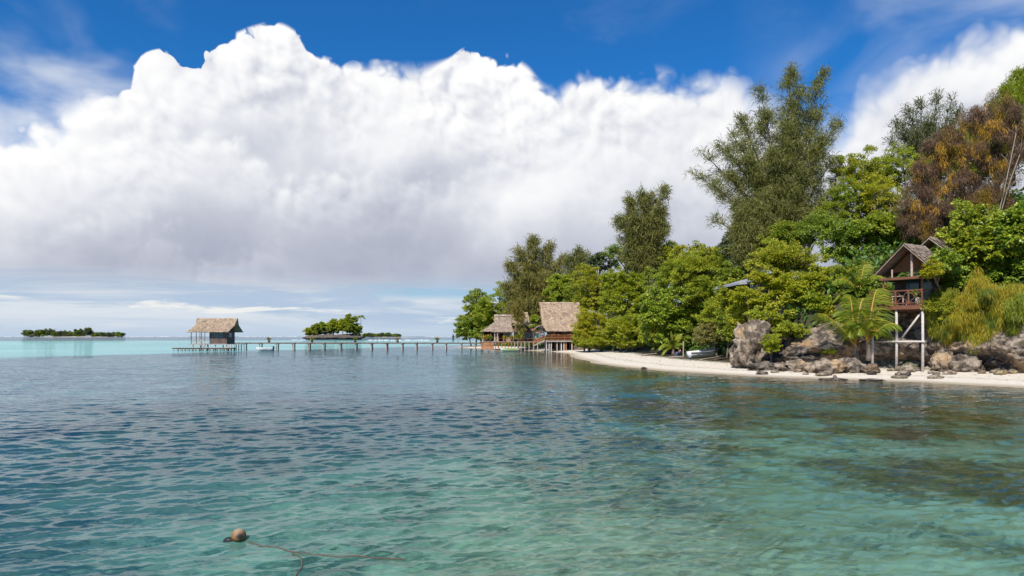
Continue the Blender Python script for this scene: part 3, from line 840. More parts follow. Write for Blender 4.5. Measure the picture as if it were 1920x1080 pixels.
def cliff_wall(name, s0, ylo, yhi, hfun, mat, seed, nu=260, nv=64, amp=1.0):
    """limestone face following the shore at s0 metres inland; yhi..ylo in shore order"""
    i0 = 2; P = []
    segs = SHORE[1:9]
    fine = []
    for a, b in zip(segs[:-1], segs[1:]):
        for f in np.linspace(0, 1, 60, endpoint=False): fine.append(a + (b-a)*f)
    fine = np.array(fine)
    tn = np.gradient(fine, axis=0); k = np.ones(61)/61
    tn = np.stack([np.convolve(np.pad(tn[:, j], 30, mode='edge'), k, 'valid') for j in (0, 1)], 1); tn = unit(tn)
    nrm = np.stack([tn[:, 1], -tn[:, 0]], 1)
    off = fine + nrm*s0
    keep = (off[:, 1] >= ylo) & (off[:, 1] <= yhi)
    off = off[keep]; nrm = nrm[keep]
    sl = np.concatenate([[0], np.cumsum(np.linalg.norm(np.diff(off, axis=0), axis=1))])
    uu = np.linspace(0, sl[-1], nu)
    ox = np.interp(uu, sl, off[:, 0]); oy = np.interp(uu, sl, off[:, 1])
    nxx = np.interp(uu, sl, nrm[:, 0]); nyy = np.interp(uu, sl, nrm[:, 1])
    V = []
    for j in range(nv):
        f = j/(nv-1)
        for i in range(nu):
            hgt = hfun(ox[i], oy[i], uu[i]/sl[-1])
            z = -.2 + f*hgt
            # undercut notch at the foot, bulge above, leaning back at the top
            o_ = -.55*math.exp(-((z-.75)/.42)**2)*-1 + -.75*math.exp(-((z-2.1)/.8)**2) + 1.6*max(0, f-.62)**1.3*2
            p = Vector((ox[i]*.42, oy[i]*.42, z*.55)) + Vector((seed*3.3, 0, 0))
            n = mnoise.fractal(p, .85, 2.1, 6)*1.0 + .55*abs(mnoise.noise(p*2.3)) - .3*abs(mnoise.noise(p*6.1)) + .16*mnoise.noise(p*13.)
            cave = math.exp(-((ox[i]-29.6)/2.3)**2); o_ += 1.0*cave; o_ -= n*amp*(1-.55*cave)
            V.append((ox[i] + nxx[i]*o_, oy[i] + nyy[i]*o_, z + .25*mnoise.noise(p*3.7)*amp*f))
    I = np.arange(nu*nv).reshape(nv, nu)
    Q = np.stack([I[:-1,:-1], I[:-1,1:], I[1:,1:], I[1:,:-1]], -1).reshape(-1, 4)
    o = obj_np(name, V, Q, M[mat], None, smooth=False)
    tag(o, kind='structure'); return o
# ------------------------------------------------------------------ thatch
def thatch_plane(mb, rl, rr, er, el_, courses, r, tile=.28, lift=.05, ragged=.22):
    """rl, rr: ridge left / right; er, el_: eave right / left; overlapping ragged leaf panels"""
    rl, rr, er, el_ = map(Vector, (rl, rr, er, el_))
    tile *= .55; courses = int(courses*1.5)+1
    nrm = (rr-rl).cross(el_-rl).normalized()
    if nrm.z < 0: nrm = -nrm
    mb.add([rl-nrm*.03, rr-nrm*.03, er-nrm*.03, el_-nrm*.03, rl-nrm*.09, rr-nrm*.09, er-nrm*.09, el_-nrm*.09],
           [(0,1,2,3), (7,6,5,4), (0,4,5,1), (1,5,6,2), (2,6,7,3), (3,7,4,0)])
    for c in range(courses):
        f0 = max(0, (c-.25)/courses); f1 = (c+1)/courses
        a0 = rl.lerp(el_, f0); b0 = rr.lerp(er, f0); a1 = rl.lerp(el_, f1); b1 = rr.lerp(er, f1)
        n = max(3, int((b1-a1).length/tile)); e = np.cumsum(r.uniform(.5, 1.5, n)); e = np.concatenate([[0], e/e[-1]])
        for i in range(n):
            u0, u1 = e[i]-.004, e[i+1]+.004
            l1 = lift*r.uniform(.5, 1.7); k = 1 + ragged*r.uniform(-1, 1.3)
            p0 = a0.lerp(b0, u0) + nrm*.008; p1 = a0.lerp(b0, u1) + nrm*.008
            q0 = a0.lerp(b0, u0).lerp(a1.lerp(b1, u0), k*r.uniform(.93, 1.07)) + nrm*l1
            q1 = a0.lerp(b0, u1).lerp(a1.lerp(b1, u1), k*r.uniform(.93, 1.07)) + nrm*l1*r.uniform(.7, 1.3)
            qm = q0.lerp(q1, .5) + (a1-a0)*r.uniform(-.05, .12)
            dn = nrm*-.045
            mb.add([p0, p1, q1, qm, q0, q1+dn, qm+dn, q0+dn], [(0,1,2,3,4), (4,3,6,7), (3,2,5,6)])

def ridge_cap(mb, a, b, r, w=.32, drop=.28):
    a, b = Vector(a), Vector(b); n = max(3, int((b-a).length/.4)); d = (b-a).normalized(); s = d.cross(Vector((0,0,1))).normalized()
    for i in range(n):
        p = a.lerp(b, i/n); q = a.lerp(b, (i+1.06)/n); h = Vector((0,0,.06*r.uniform(.6, 1.5))); k = r.uniform(.8, 1.2)
        mb.add([p+h, q+h, q+s*w*k-Vector((0,0,drop*k)), p+s*w*k-Vector((0,0,drop*k)), q-s*w*k-Vector((0,0,drop*k)), p-s*w*k-Vector((0,0,drop*k))],
               [(0,1,2,3), (0,5,4,1)])

rt = np.random.default_rng(5)

# ------------------------------------------------------------------ hut over the water, at the end of the pier
D = 142.; s_ = D/F
def hx(px): return (px-960)*s_
def hz(py): return H + (HY-py)*s_
hut = empty('overwater_hut', (hx(400), D+2, 0), 'small thatched plank hut on stilts over the water at the outer end of the pier', 'hut')
Yf, Yb = D, D+4.4
fl = hz(644.5); ev = hz(622.5)
mb = MB()
x0, x1 = hx(391.5), hx(424.5)
def wall_front(mb, xa, xb, y, za, zb, holes, th=.1):
    """vertical boards with openings (xa, xb, za, zb)"""
    xs = sorted({xa, xb} | {h[0] for h in holes} | {h[1] for h in holes})
    for a, b in zip(xs[:-1], xs[1:]):
        spans = [(za, zb)]
        for h in holes:
            if a >= h[0]-1e-6 and b <= h[1]+1e-6: spans = [(za, h[2]), (h[3], zb)]
        for s0, s1 in spans:
            if s1-s0 < .01: continue
            n = max(1, int((b-a)/.22))
            for i in range(n):
                w_ = (b-a)/n
                mb.box((a+(i+.5)*w_, y + th/2 + (.008 if i % 2 else 0), (s0+s1)/2), (w_-.012, th, s1-s0))
def wall_side(mb, x, ya, yb, za, zb, holes=(), th=.1):
    n = max(1, int((yb-ya)/.22)); w_ = (yb-ya)/n
    for i in range(n):
        y = ya+(i+.5)*w_; sp = [(za, zb)]
        for h in holes:
            if h[0] <= y <= h[1]: sp = [(za, h[2]), (h[3], zb)]
        for s0, s1 in sp: mb.box((x + (.008 if i % 2 else 0), y, (s0+s1)/2), (th, w_-.012, s1-s0))
win = (hx(397.5), hx(417), hz(632.5), hz(623.8))
wall_front(mb, x0, x1, Yf+.25, fl, ev+.1, [win])
wall_side(mb, x1-.05, Yf+.36, Yb-.2, fl, ev+.1, [(Yf+1.2, Yf+2.6, hz(632), hz(624))])
wall_side(mb, x0+.05, Yf+.36, Yb-.2, fl, ev+.1)
wall_front(mb, x0, x1, Yb-.2, fl, ev+.1, [])
mb.build('wall', M['wood_plank'], hut)
for (a, b) in ((win[0], (win[0]+win[1])/2-.04), ((win[0]+win[1])/2+.04, win[1])):
    fm = MB()
    for xx in (a+.03, b-.03): fm.box((xx, Yf+.26, (win[2]+win[3])/2), (.06, .1, win[3]-win[2]))
    for z_ in (win[2]+.03, win[3]-.03): fm.box(((a+b)/2, Yf+.258, z_), (b-a-.122, .09, .06))
    fo = fm.build('window', M['wood_grey'], hut)
    pn = MB(); pn.box(((a+b)/2, Yf+.30, (win[2]+win[3])/2), (b-a-.12, .02, win[3]-win[2]-.12)); pn.build('pane', M['glass_teal'], fo)
sw = MB(); sw.box((x1+.005, Yf+1.9, hz(628)), (.06, 1.4, .9)); sw.build('window', M['glass_teal'], hut)
# roof: steep upper tier, flared lower tier, on both sides, open gables
ro = MB()
rz, kz = hz(596.5), hz(610.5)
ymid = (Yf+Yb)/2
for sg in (-1, 1):
    ye = ymid + sg*(2.2+.85); yk = ymid + sg*1.15
    thatch_plane(ro, (hx(360.5), ymid+sg*.05, rz), (hx(437.5), ymid+sg*.05, rz), (hx(435.5), yk, kz), (hx(362.5), yk, kz), 4, rt, .32)
    thatch_plane(ro, (hx(362), yk-sg*.12, kz+.08), (hx(436), yk-sg*.12, kz+.08), (hx(430.5) if sg < 0 else hx(437), ye, ev), (hx(353), ye, ev), 4, rt, .32)
ridge_cap(ro, (hx(360.5), ymid, rz), (hx(437.5), ymid, rz), rt)
rf = ro.build('roof', M['thatch'], hut)
for xg in (x1-.03, x0+.03):
    gb = MB()
    gb.add([(xg, Yf+.3, ev+.1), (xg, Yb-.2, ev+.1), (xg, ymid+.9, kz-.15), (xg, ymid, rz-.25), (xg, ymid-.9, kz-.15),
            (xg+.08, Yf+.3, ev+.1), (xg+.08, Yb-.2, ev+.1), (xg+.08, ymid+.9, kz-.15), (xg+.08, ymid, rz-.25), (xg+.08, ymid-.9, kz-.15)],
           [(4,3,2,1,0), (5,6,7,8,9), (0,1,6,5), (1,2,7,6), (2,3,8,7), (3,4,9,8), (4,0,5,9)])
    gb.build('gable', M['wood_dark'], hut)
fb = MB(); fb.box(((hx(357)+x1)/2, ymid, fl-.07), (x1-hx(357)+.2, 4.5, .12)); fb.box(((hx(357)+x1)/2, Yf-.1, fl-.11), (x1-hx(357)+.3, .08, .2)); fb.build('floor', M['wood_grey'], hut)
for px in (358, 367.5, 377.5):
    for yy in (Yf+.15, Yb-.3):
        p = MB(); p.tube([(hx(px), yy, fl), (hx(px), yy, ev+.3)], .065, 7); p.build('post', M['wood_dark'], hut)
rl = MB()
for z_ in (hz(634), hz(643)): rl.box(((hx(358)+hx(377.5))/2, Yf+.15, z_), (hx(377.5)-hx(358), .06, .08))
for k in range(11):
    x = hx(358)+(hx(377.5)-hx(358))*(k+.5)/11
    rl.beam((x-.1, Yf+.15, hz(643)), (x+.1, Yf+.15, hz(634)), .035, .03); rl.beam((x+.1, Yf+.17, hz(643)), (x-.1, Yf+.17, hz(634)), .035, .03)
rl.box((hx(358), Yf+2.2, hz(634)), (.06, 4., .08)); rl.build('railing', M['wood_pale'], hut)
st = MB()
for sx in (hx(379.5), hx(386)):
    st.beam((sx, Yf+.1, fl), (sx, Yf-1.15, hz(652)), .06, .2)
for k in range(4): st.box(((hx(379.5)+hx(386))/2, Yf-.2-.28*k, fl-.18-.22*k), (hx(386)-hx(379.5), .28, .05))
st.build('stairs', M['wood_grey'], hut)
for sx in (hx(378.8), hx(387.6)):
    h_ = MB(); h_.beam((sx, Yf+.1, fl+.95), (sx, Yf-1.1, hz(652)+.95), .06); h_.beam((sx, Yf+.1, fl), (sx, Yf+.1, fl+1.), .07); h_.beam((sx, Yf-1.1, hz(652)), (sx, Yf-1.1, hz(652)+1.), .07)
    h_.build('handrail', M['wood_pale'], hut)
for px in (361, 374, 388, 403, 424, 428, 433, 438):
    for yy in (Yf+.2, Yb-.4):
        p = MB(); p.tube([(hx(px), yy, -2.4), (hx(px)+.02, yy, fl-.1)], [.12, .1], 8); p.build('stilt', M['wood_post'], hut)
pf = empty('landing_platform', (hx(388), D-1.3, 0), 'low plank landing platform on short posts in front of the overwater hut', 'platform')
pz = hz(651.8)
pk = MB(); xa, xb = hx(333), hx(443.5); n = int((xb-xa)/.24)
for i in range(n): pk.box((xa+(i+.5)*(xb-xa)/n, D-1.2 + (.05 if i % 3 else -.04), pz-.03 + (.006 if i % 2 else 0)), ((xb-xa)/n-.02, 2.6, .06))
pk.build('deck', M['wood_grey'], pf)
pk = MB()
for yy in (D-2.3, D-.1): pk.box(((xa+xb)/2, yy, pz-.155), (xb-xa-.1, .12, .18))
pk.build('joist', M['wood_red'], pf)
for i in range(17):
    for yy in (D-2.25, D-.15):
        x = xa+.3+(xb-xa-.6)*i/16
        p = MB(); p.tube([(x, yy, -2.3), (x+rt.uniform(-.03, .03), yy, pz-.08)], .075, 7); p.build('post', M['wood_post'], pf)

# ------------------------------------------------------------------ pier
pier = empty('pier', (hx(670), D+.6, 0), 'long narrow timber pier on thin posts running from the shore to the overwater hut', 'pier')
dz_ = hz(642.2)
pk = MB(); xa, xb = hx(440), hx(906); n = int((xb-xa)/.26)
for i in range(n): pk.box((xa+(i+.5)*(xb-xa)/n, D+.6 + rt.uniform(-.05, .05), dz_-.03 + rt.uniform(0, .012)), ((xb-xa)/n-.025, 1.7, .055))
pk.build('deck', M['wood_grey'], pier)
sg_ = MB()
for yy in (D-.1, D+1.3): sg_.box(((xa+xb)/2, yy, dz_-.155), (xb-xa, .12, .18))
sg_.build('joist', M['wood_red'], pier)
POSTS = [457.5, 487, 518, 549, 578.5, 606.5, 637.5, 667, 696, 725, 754, 780.5, 810, 836, 865, 891]
for px in POSTS:
    for yy in (D-.1, D+1.3):
        lean = rt.uniform(-.05, .05); bz = ground_z(hx(px), yy)
        p = MB(); p.tube([(hx(px)+lean, yy, max(bz, -3)-.2), (hx(px), yy, dz_-.02)], [.145, .125], 9)
        po = p.build('post', M['wood_post'], pier)
        c_ = MB(); c_.box((hx(px), yy + (-.1 if yy < D else .1), dz_-.3), (.34, .07, .16)); c_.build('clamp', M['wood_dark'], po)
for px in (626, 705, 781, 858):
    p = MB(); p.tube([(hx(px), D+1.4, dz_-.2), (hx(px), D+1.4, dz_+.42)], .05, 6); p.build('mooring_post', M['wood_dark'], pier)
rp = np.random.default_rng(3)
def potted(label, px, d, zb, hgt, mat='leaf_yellow'):
    x = (px-960)/F*d
    root = empty('potted_plant', (x, d, zb), label, 'plant', 'potted plants along the pier')
    mb = MB(); prof = [(.02, .19), (.2, .24), (.36, .27), (.40, .29), (.42, .29)]
    mb.tube([(x, d, zb)] + [(x, d, zb+a) for a, b in prof], [.17] + [b for a, b in prof], 12); mb.build('pot', M['pot'], root)
    n = 46; th = rp.uniform(0, 6.28, n); e = rp.uniform(.5, 1.4, n)
    D_ = np.stack([np.cos(th)*np.cos(e), np.sin(th)*np.cos(e), np.sin(e)], 1)
    P = np.array([x, d, zb+.42]) + D_*rp.uniform(.0, .35, (n, 1))*hgt
    V, T = leaf_tris(P, D_ + rp.normal(size=(n, 3))*.25, np.cross(D_, rp.normal(size=(n, 3))), hgt*rp.uniform(.4, .75, n), np.full(n, .16))
    obj_np('foliage', V, T, M[mat], root)
    sm = MB(); sm.tube([(x, d, zb+.3), (x, d, zb+.42+.4*hgt)], [.05, .02], 6); sm.build('stem', M['bark'], root)
    return root
potted('yellow potted plant on the pier just right of the overwater hut', 504.5, D+.5, dz_, .95)
potted('yellow potted plant on the pier in front of the left half of the rocky islet', 585, D+.4, dz_, .95)
potted('green potted plant on the pier in front of the right end of the islet', 666, D+.5, dz_, .95, 'leaf_lime')
potted('potted plant on the pier past the islet, third from the shore trees', 745.5, D+.4, dz_, .85)
potted('orange yellow potted plant on the pier nearest to the standing dark figure', 820, D+.5, dz_, .95)
# ------------------------------------------------------------------ houses on the shore by the pier root
def PX(px, d): return (px-960)/F*d
def PZ(py, d): return H + (HY-py)/F*d
# walkway deck along the shore
D = 141.
dk = empty('shore_deck', (PX(955, D), D+2, 0), 'orange brown plank terrace on posts in front of the thatched shore houses', 'deck')
zt = PZ(640.5, D); pk = MB(); xa, xb = PX(900, D), PX(1024, D); n = int((xb-xa)/.26)
for i in range(n): pk.box((xa+(i+.5)*(xb-xa)/n, D+2.6 + rt.uniform(-.04, .04), zt-.03 + (.005 if i % 2 else 0)), ((xb-xa)/n-.02, 4.6, .06))
pk.build('deck', M['wood_grey'], dk)
pk = MB(); xa2, xb2 = PX(902, D), PX(926, D); n = 14
for i in range(n): pk.box((xa2+(i+.5)*(xb2-xa2)/n, D+.24 + (.006 if i % 2 else 0), (zt+.25)/2-.1), ((xb2-xa2)/n-.03, .05, zt-.35))
pk.build('skirt', M['wood_orange'], dk)
pk = MB(); pk.box(((xa+xb)/2, D+.38, zt-.16), (xb-xa, .1, .2)); pk.build('joist', M['wood_red'], dk)
for px in (929, 935, 941, 947, 953, 959, 965, 971, 977, 984, 992, 1000, 1008):
    p = MB(); p.tube([(PX(px, D), D+.3, -1.0), (PX(px, D)+.03, D+.3, zt-.02)], [.1, .085], 7); p.build('post', M['wood_orange' if px < 960 else 'wood_post'], dk)
rl = MB(); rl.box(((PX(930, D)+PX(1005, D))/2, D+.36, zt+.62), (PX(1005, D)-PX(930, D), .05, .06)); rl.build('railing', M['wood_red'], dk)
for px in (930, 945, 960, 975, 990, 1004):
    p = MB(); p.box((PX(px, D), D+.36, zt+.29), (.06, .04, .58)); p.build('baluster', M['wood_red'], dk)

# pavilion with a low pyramid roof
d = 147.
pv = empty('pavilion', (PX(921, d), d+2, 0), 'open pavilion with low grey thatched roof, left end of the shore houses', 'pavilion')
ap = Vector((PX(926, d), d+2.3, PZ(604, d))); e_ = PZ(621.5, d)
cs = [Vector((PX(902, d), d-.3, e_)), Vector((PX(936, d), d-.3, e_)), Vector((PX(938, d), d+4.9, e_)), Vector((PX(905, d), d+4.9, e_))]
ro = MB()
for i in range(4):
    a, b = cs[i], cs[(i+1) % 4]; nr_ = (b-a).cross(ap-a).normalized()
    thatch_plane(ro, ap - (b-a)*.02, ap + (b-a)*.02, b, a, 5, rt, .35)
ro.build('roof', M['thatch_grey'], pv)
for px in (906, 920, 934):
    for yy in (d+.2, d+4.4):
        p = MB(); p.tube([(PX(px, d), yy, .5), (PX(px, d), yy, e_+.15)], .08, 7); p.build('post', M['wood_orange'], pv)
bp = MB(); bp.box((PX(920, d), d+4.6, (zt+e_)/2), (PX(936, d)-PX(905, d), .1, e_-zt)); bp.build('wall', M['inside'], pv)  # near-black back sheet stands in for the shaded interior

def tier_roof(root, mat, xl0, xr0, xl1, xr1, xl2, xr2, ym, y1, y2, zr, zk, ze, courses=(5, 4), tile=.32, name='roof'):
    ro = MB()
    for sg in (-1, 1):
        thatch_plane(ro, (xl0, ym+sg*.05, zr), (xr0, ym+sg*.05, zr), (xr1, ym+sg*y1, zk), (xl1, ym+sg*y1, zk), courses[0], rt, tile)
        thatch_plane(ro, (xl1-.05, ym+sg*(y1-.1), zk+.07), (xr1+.05, ym+sg*(y1-.1), zk+.07), (xr2, ym+sg*y2, ze), (xl2, ym+sg*y2, ze), courses[1], rt, tile)
    ridge_cap(ro, (xl0, ym, zr), (xr0, ym, zr), rt)
    return ro.build(name, M[mat], root)

def gable(root, x, ym, y1, y2, zr, zk, ze, mat, th=.08):
    g = MB(); o = [(ym-y2, ze), (ym+y2, ze), (ym+y1, zk), (ym, zr), (ym-y1, zk)]
    g.add([(x, a, b) for a, b in o] + [(x+th, a, b) for a, b in o], [(4,3,2,1,0), (5,6,7,8,9), (0,1,6,5), (1,2,7,6), (2,3,8,7), (3,4,9,8), (4,0,5,9)])
    return g.build('gable', M[mat], root)

def window(root, xa, xb, za, zb, y, frame, pane):
    f = MB()
    for xx in (xa-.03, xb+.03): f.box((xx, y, (za+zb)/2), (.07, .1, zb-za+.14))
    for zz in (za-.035, zb+.035): f.box(((xa+xb)/2, y-.002, zz), (xb-xa-.01, .095, .07))
    fo = f.build('window', M[frame], root)
    p = MB(); p.box(((xa+xb)/2, y+.03, (za+zb)/2), (xb-xa-.001, .02, zb-za-.001)); p.build('pane', M[pane], fo)

# grey hut with steep roof
d = 144.
hb_ = empty('thatched_house', (PX(942, d), d+2.5, .4), 'grey thatched house with steep flared roof, in the middle of the shore group', 'house')
tier_roof(hb_, 'thatch_grey', PX(926, d), PX(959.5, d), PX(927, d), PX(959, d), PX(922, d), PX(963, d), d+2.6, .95, 3.0, PZ(589.5, d), PZ(612, d), PZ(622.5, d))
wl = MB(); door = (PX(936, d), PX(943.5, d), zt, PZ(624.5, d)); w2 = (PX(949, d), PX(955, d), PZ(632, d), PZ(625, d))
wall_front(wl, PX(926, d), PX(960, d), d+.4, zt, PZ(621, d), [door, w2])
wall_side(wl, PX(926, d)+.05, d+.55, d+4.6, zt, PZ(621, d)); wall_side(wl, PX(960, d)-.05, d+.55, d+4.6, zt, PZ(621, d))
wl.build('wall', M['mat_wall'], hb_)
gable(hb_, PX(927.3, d), d+2.6, .9, 2.4, PZ(591, d), PZ(612.5, d), PZ(621, d), 'wood_dark'); gable(hb_, PX(958.3, d), d+2.6, .9, 2.4, PZ(591, d), PZ(612.5, d), PZ(621, d), 'wood_dark')
b_ = MB(); b_.box((PX(939.7, d), d+1.2, (door[2]+door[3])/2), (door[1]-door[0], .06, door[3]-door[2])); b_.build('doorway_shade_panel', M['inside'], hb_)  # dark sheet set back in the opening, painted interior shade
window(hb_, *w2, d+.42, 'wood_red', 'glass_teal')
b_ = MB(); b_.box((PX(946, d), d+.36, (zt+PZ(624, d))/2), (.42, .05, PZ(624, d)-zt-.1)); dr = b_.build('door', M['wood_orange'], hb_)
k_ = MB(); k_.tube([(PX(946, d)+.14, d+.33, zt+.9), (PX(946, d)+.14, d+.27, zt+.9)], .035, 6); k_.build('handle', M['black'], dr)
p_ = MB()
for px in (927.5, 933, 960): p_.tube([(PX(px, d), d-.2, zt), (PX(px, d), d-.2, PZ(622, d)+.1)], .07, 7)
p_.build('veranda_frame', M['wood_pale'], hb_)

# brown roofed house behind, half hidden by casuarina boughs
d = 146.
hc = empty('thatched_house', (PX(982, d), d+3, .4), 'thatched house with brown lower roof, between the grey house and the big house', 'house')
tier_roof(hc, 'thatch', PX(961, d), PX(990, d), PX(960, d), PX(994, d), PX(959, d), PX(1003, d), d+3.2, 1.1, 3.1, PZ(585, d), PZ(606, d), PZ(610, d), (5, 1))
ro = MB(); thatch_plane(ro, (PX(961, d), d+1.6, PZ(607.5, d)), (PX(997, d), d+1.6, PZ(607.5, d)), (PX(1003, d), d-.1, PZ(621, d)), (PX(960, d), d-.1, PZ(621, d)), 5, rt, .3, .07)
ro.build('lower_roof', M['thatch_brown'], hc)
wl = MB(); wn = [(PX(986, d), PX(993, d), PZ(634, d), PZ(624, d)), (PX(998, d), PX(1003.5, d), PZ(634, d), PZ(624, d)), (PX(1005.5, d), PX(1011, d), PZ(634, d), PZ(624, d))]
wall_front(wl, PX(964, d), PX(1014, d), d+.7, zt, PZ(620, d), wn); wall_side(wl, PX(964, d)+.05, d+.82, d+5.5, zt, PZ(620, d)); wall_side(wl, PX(1014, d)-.05, d+.82, d+5.5, zt, PZ(620, d))
wl.build('wall', M['wood_red'], hc)
for q in wn: window(hc, *q, d+.72, 'cream', 'glass_teal')
fl_ = MB(); fl_.box((PX(989, d), d+3, zt-.09), (PX(1014, d)-PX(962, d), 5.4, .14)); fl_.build('floor', M['wood_dark'], hc)

# big thatched house on stilts with a staircase
d = 132.
bh = empty('thatched_house', (PX(1050, d), d+3.5, .2), 'large tall thatched house on stilts with a side staircase, right end of the shore group', 'house')
ze, zk, zr = PZ(621, d), PZ(609, d), PZ(565, d); zf = PZ(638.5, d)
tier_roof(bh, 'thatch', PX(1012.5, d), PX(1090, d), PX(1018, d), PX(1092, d), PX(1024, d), PX(1094, d), d+4.2, 2.3, 4.3, zr, zk, ze, (9, 3), .34)
gable(bh, PX(1020, d), d+4.2, 2.1, 3.4, zr-.5, zk-.1, ze, 'wood_dark')
ro = MB(); thatch_plane(ro, (PX(1012.5, d), d+4.1, zr), (PX(1014.5, d), d+4.1, zr), (PX(1018, d), d+1.9, zk), (PX(1005.5, d)+1.2, d+1.9, PZ(612, d)), 7, rt, .3); ro.build('roof_edge', M['thatch_brown'], bh)
ro = MB()   # curved porch hood left of the house
hp = [(1001, 619), (1006, 614), (1012, 610.8), (1018, 612), (1023, 619)]
for (a, b), (c, e2) in zip(hp[:-1], hp[1:]):
    thatch_plane(ro, (PX(a, d), d+2.8, PZ(b, d)+.18), (PX(c, d), d+2.8, PZ(e2, d)+.18), (PX(c, d), d-.2, PZ(e2, d)), (PX(a, d), d-.2, PZ(b, d)), 3, rt, .3)
ro.build('porch_roof', M['thatch_grey'], bh)
wl = MB(); wall_front(wl, PX(1029, d), PX(1092, d), d+2.6, zf, ze+.3, [(PX(1046, d), PX(1054, d), zf+.9, ze-.25)]); wall_side(wl, PX(1029, d)+.05, d+2.75, d+7.4, zf, ze+.3); wall_side(wl, PX(1092, d)-.05, d+2.75, d+7.4, zf, ze+.3)
wl.build('wall', M['wood_dark'], bh)
window(bh, PX(1046, d), PX(1054, d), zf+.9, ze-.25, d+2.62, 'wood_red', 'inside')
f_ = MB(); f_.box((PX(1058, d), d+4, zf-.08), (PX(1092, d)-PX(1024, d), 7.4, .14)); f_.box((PX(1058, d), d+.22, zf-.12), (PX(1092.5, d)-PX(1023.5, d), .1, .26)); f_.build('floor', M['wood_grey'], bh)
for px in (1026, 1035, 1047, 1059, 1071, 1084):
    p = MB(); p.tube([(PX(px, d), d+.45, zf), (PX(px, d), d+.45, ze+.2)], .075, 7); p.build('veranda_post', M['wood_red'], bh)
r_ = MB()
for py in (627.3, 630, 633, 636): r_.box((PX(1058, d), d+.42, PZ(py, d)), (PX(1090, d)-PX(1027, d), .05, .09 if py > 628 else .12))
r_.build('railing', M['wood_orange'], bh)
for px, mt in ((1025, 'wood_pale'), (1030, 'wood_pale'), (1034, 'wood_pale'), (1045, 'wood_post'), (1053, 'wood_pale'), (1058, 'wood_post'), (1062, 'wood_orange'), (1073, 'wood_post'), (1085, 'wood_post')):
    for yy in ((d+.6, d+5.5) if px % 2 else (d+.6,)):
        gz = ground_z(PX(px, d), yy)
        p = MB(); p.tube([(PX(px, d), yy, gz-.4), (PX(px, d), yy, zf-.1)], .12, 8); p.build('stilt', M[mt], bh)
b_ = MB(); b_.box((PX(1060, d), d+5.8, (zf+.3)/2), (PX(1092, d)-PX(1030, d), .1, zf-.4)); b_.build('underfloor_shade_panel', M['inside'], bh)  # dark sheet standing in for the shade below the floor
st = MB()
for yy in (d+.3, d+1.5): st.beam((PX(1021, d), yy, zf), (PX(1001.5, d), yy, PZ(648, d)), .07, .26)
for k in range(8):
    f0 = k/8+.06; st.box((PX(1021-19.5*f0, d), d+.9, zf+(PZ(648, d)-zf)*f0), (.3, 1.12, .05))
st.build('stairs', M['wood_grey'], bh)
for yy in (d+.25, d+1.55):
    h_ = MB(); h_.beam((PX(1021, d), yy, zf+.95), (PX(1001.5, d), yy, PZ(648, d)+.95), .07, .1); h_.beam((PX(1021, d), yy, zf+.5), (PX(1001.5, d), yy, PZ(648, d)+.5), .05, .08)
    for f0 in (0, .33, .66, 1): h_.beam((PX(1021-19.5*f0, d), yy, zf+(PZ(648, d)-zf)*f0), (PX(1021-19.5*f0, d), yy, zf+(PZ(648, d)-zf)*f0+.96), .07)
    h_.build('handrail', M['wood_orange'], bh)
d = 139.
r5 = np.random.default_rng(12)
for lab, px, hgt, mt in (('yellow leafed shrub in a pot at the left edge of the shore terrace', 911, 1.5, 'leaf_yellow'), ('yellow shrub in a pot on the terrace below the pavilion eave', 919, 1.3, 'leaf_lime'),
                         ('bright yellow potted plant on the terrace in front of the brown door', 947, 1.1, 'leaf_yellow'), ('orange yellow potted shrub on the terrace right of the brown door', 959, 1.3, 'leaf_yellow'),
                         ('dark green potted shrub on the terrace before the teal windows', 973, 1.9, 'leaf_mid')):
    o = potted(lab, px, d+3.3, zt, hgt, mt); o['group'] = 'potted plants on the shore terrace'

# ------------------------------------------------------------------ boats
def hull(root, name, mat, L_, B_, Hh, n=15, rise=.35, stern=.85, flat=False, rimname=None, rimmat=None, inside=None):
    V = []; K = 9
    for i in range(n):
        f = i/(n-1); x = (f-.5)*L_
        bw = B_/2*(1 - max(0, (f-.45)/.55)**2.2) if not flat else B_/2*(1-abs(2*f-1)**3.2)
        if not flat: bw *= stern + (1-stern)*min(1, f/.4)
        bw = max(bw, .015); keel = Hh*(rise*max(0, (f-.6)/.4)**2 if not flat else .5*abs(2*f-1)**4)
        top = Hh*(1 + .22*max(0, (f-.4)/.6)**2 if not flat else 1+.35*abs(2*f-1)**3)
        for k in range(K):
            a = -1 + 2*k/(K-1); V.append((x, bw*math.copysign(abs(a)**.75, a), keel + (top-keel)*abs(a)**2.2))
    fs = []
    for i in range(n-1):
        for k in range(K-1): fs.append((i*K+k, (i+1)*K+k, (i+1)*K+k+1, i*K+k+1))
    fs.append(tuple(range(K)))
    me = bpy.data.meshes.new(name); me.from_pydata(V, [], fs); me.polygons.foreach_set('use_smooth', [True]*len(fs)); me.update()
    o = link_mesh(name, me, M[mat], root); so = o.modifiers.new('s', 'SOLIDIFY'); so.thickness = .035; so.offset = 1
    for k in (0, K-1):
        rb = MB(); rb.tube([V[i*K+k] for i in range(n)], .035, 6)
        for i, v in enumerate(rb.v): pass
        me2 = bpy.data.meshes.new('gunwale'); me2.from_pydata(rb.v, [], rb.f); me2.update(); link_mesh('gunwale', me2, M[rimmat or mat], root)
    return V

def local(root, mb, name, mat, smooth=False):
    me = bpy.data.meshes.new(name); me.from_pydata(mb.v, [], mb.f)
    if smooth: me.polygons.foreach_set('use_smooth', [True]*len(me.polygons))
    me.update(); return link_mesh(name, me, M[mat], root)

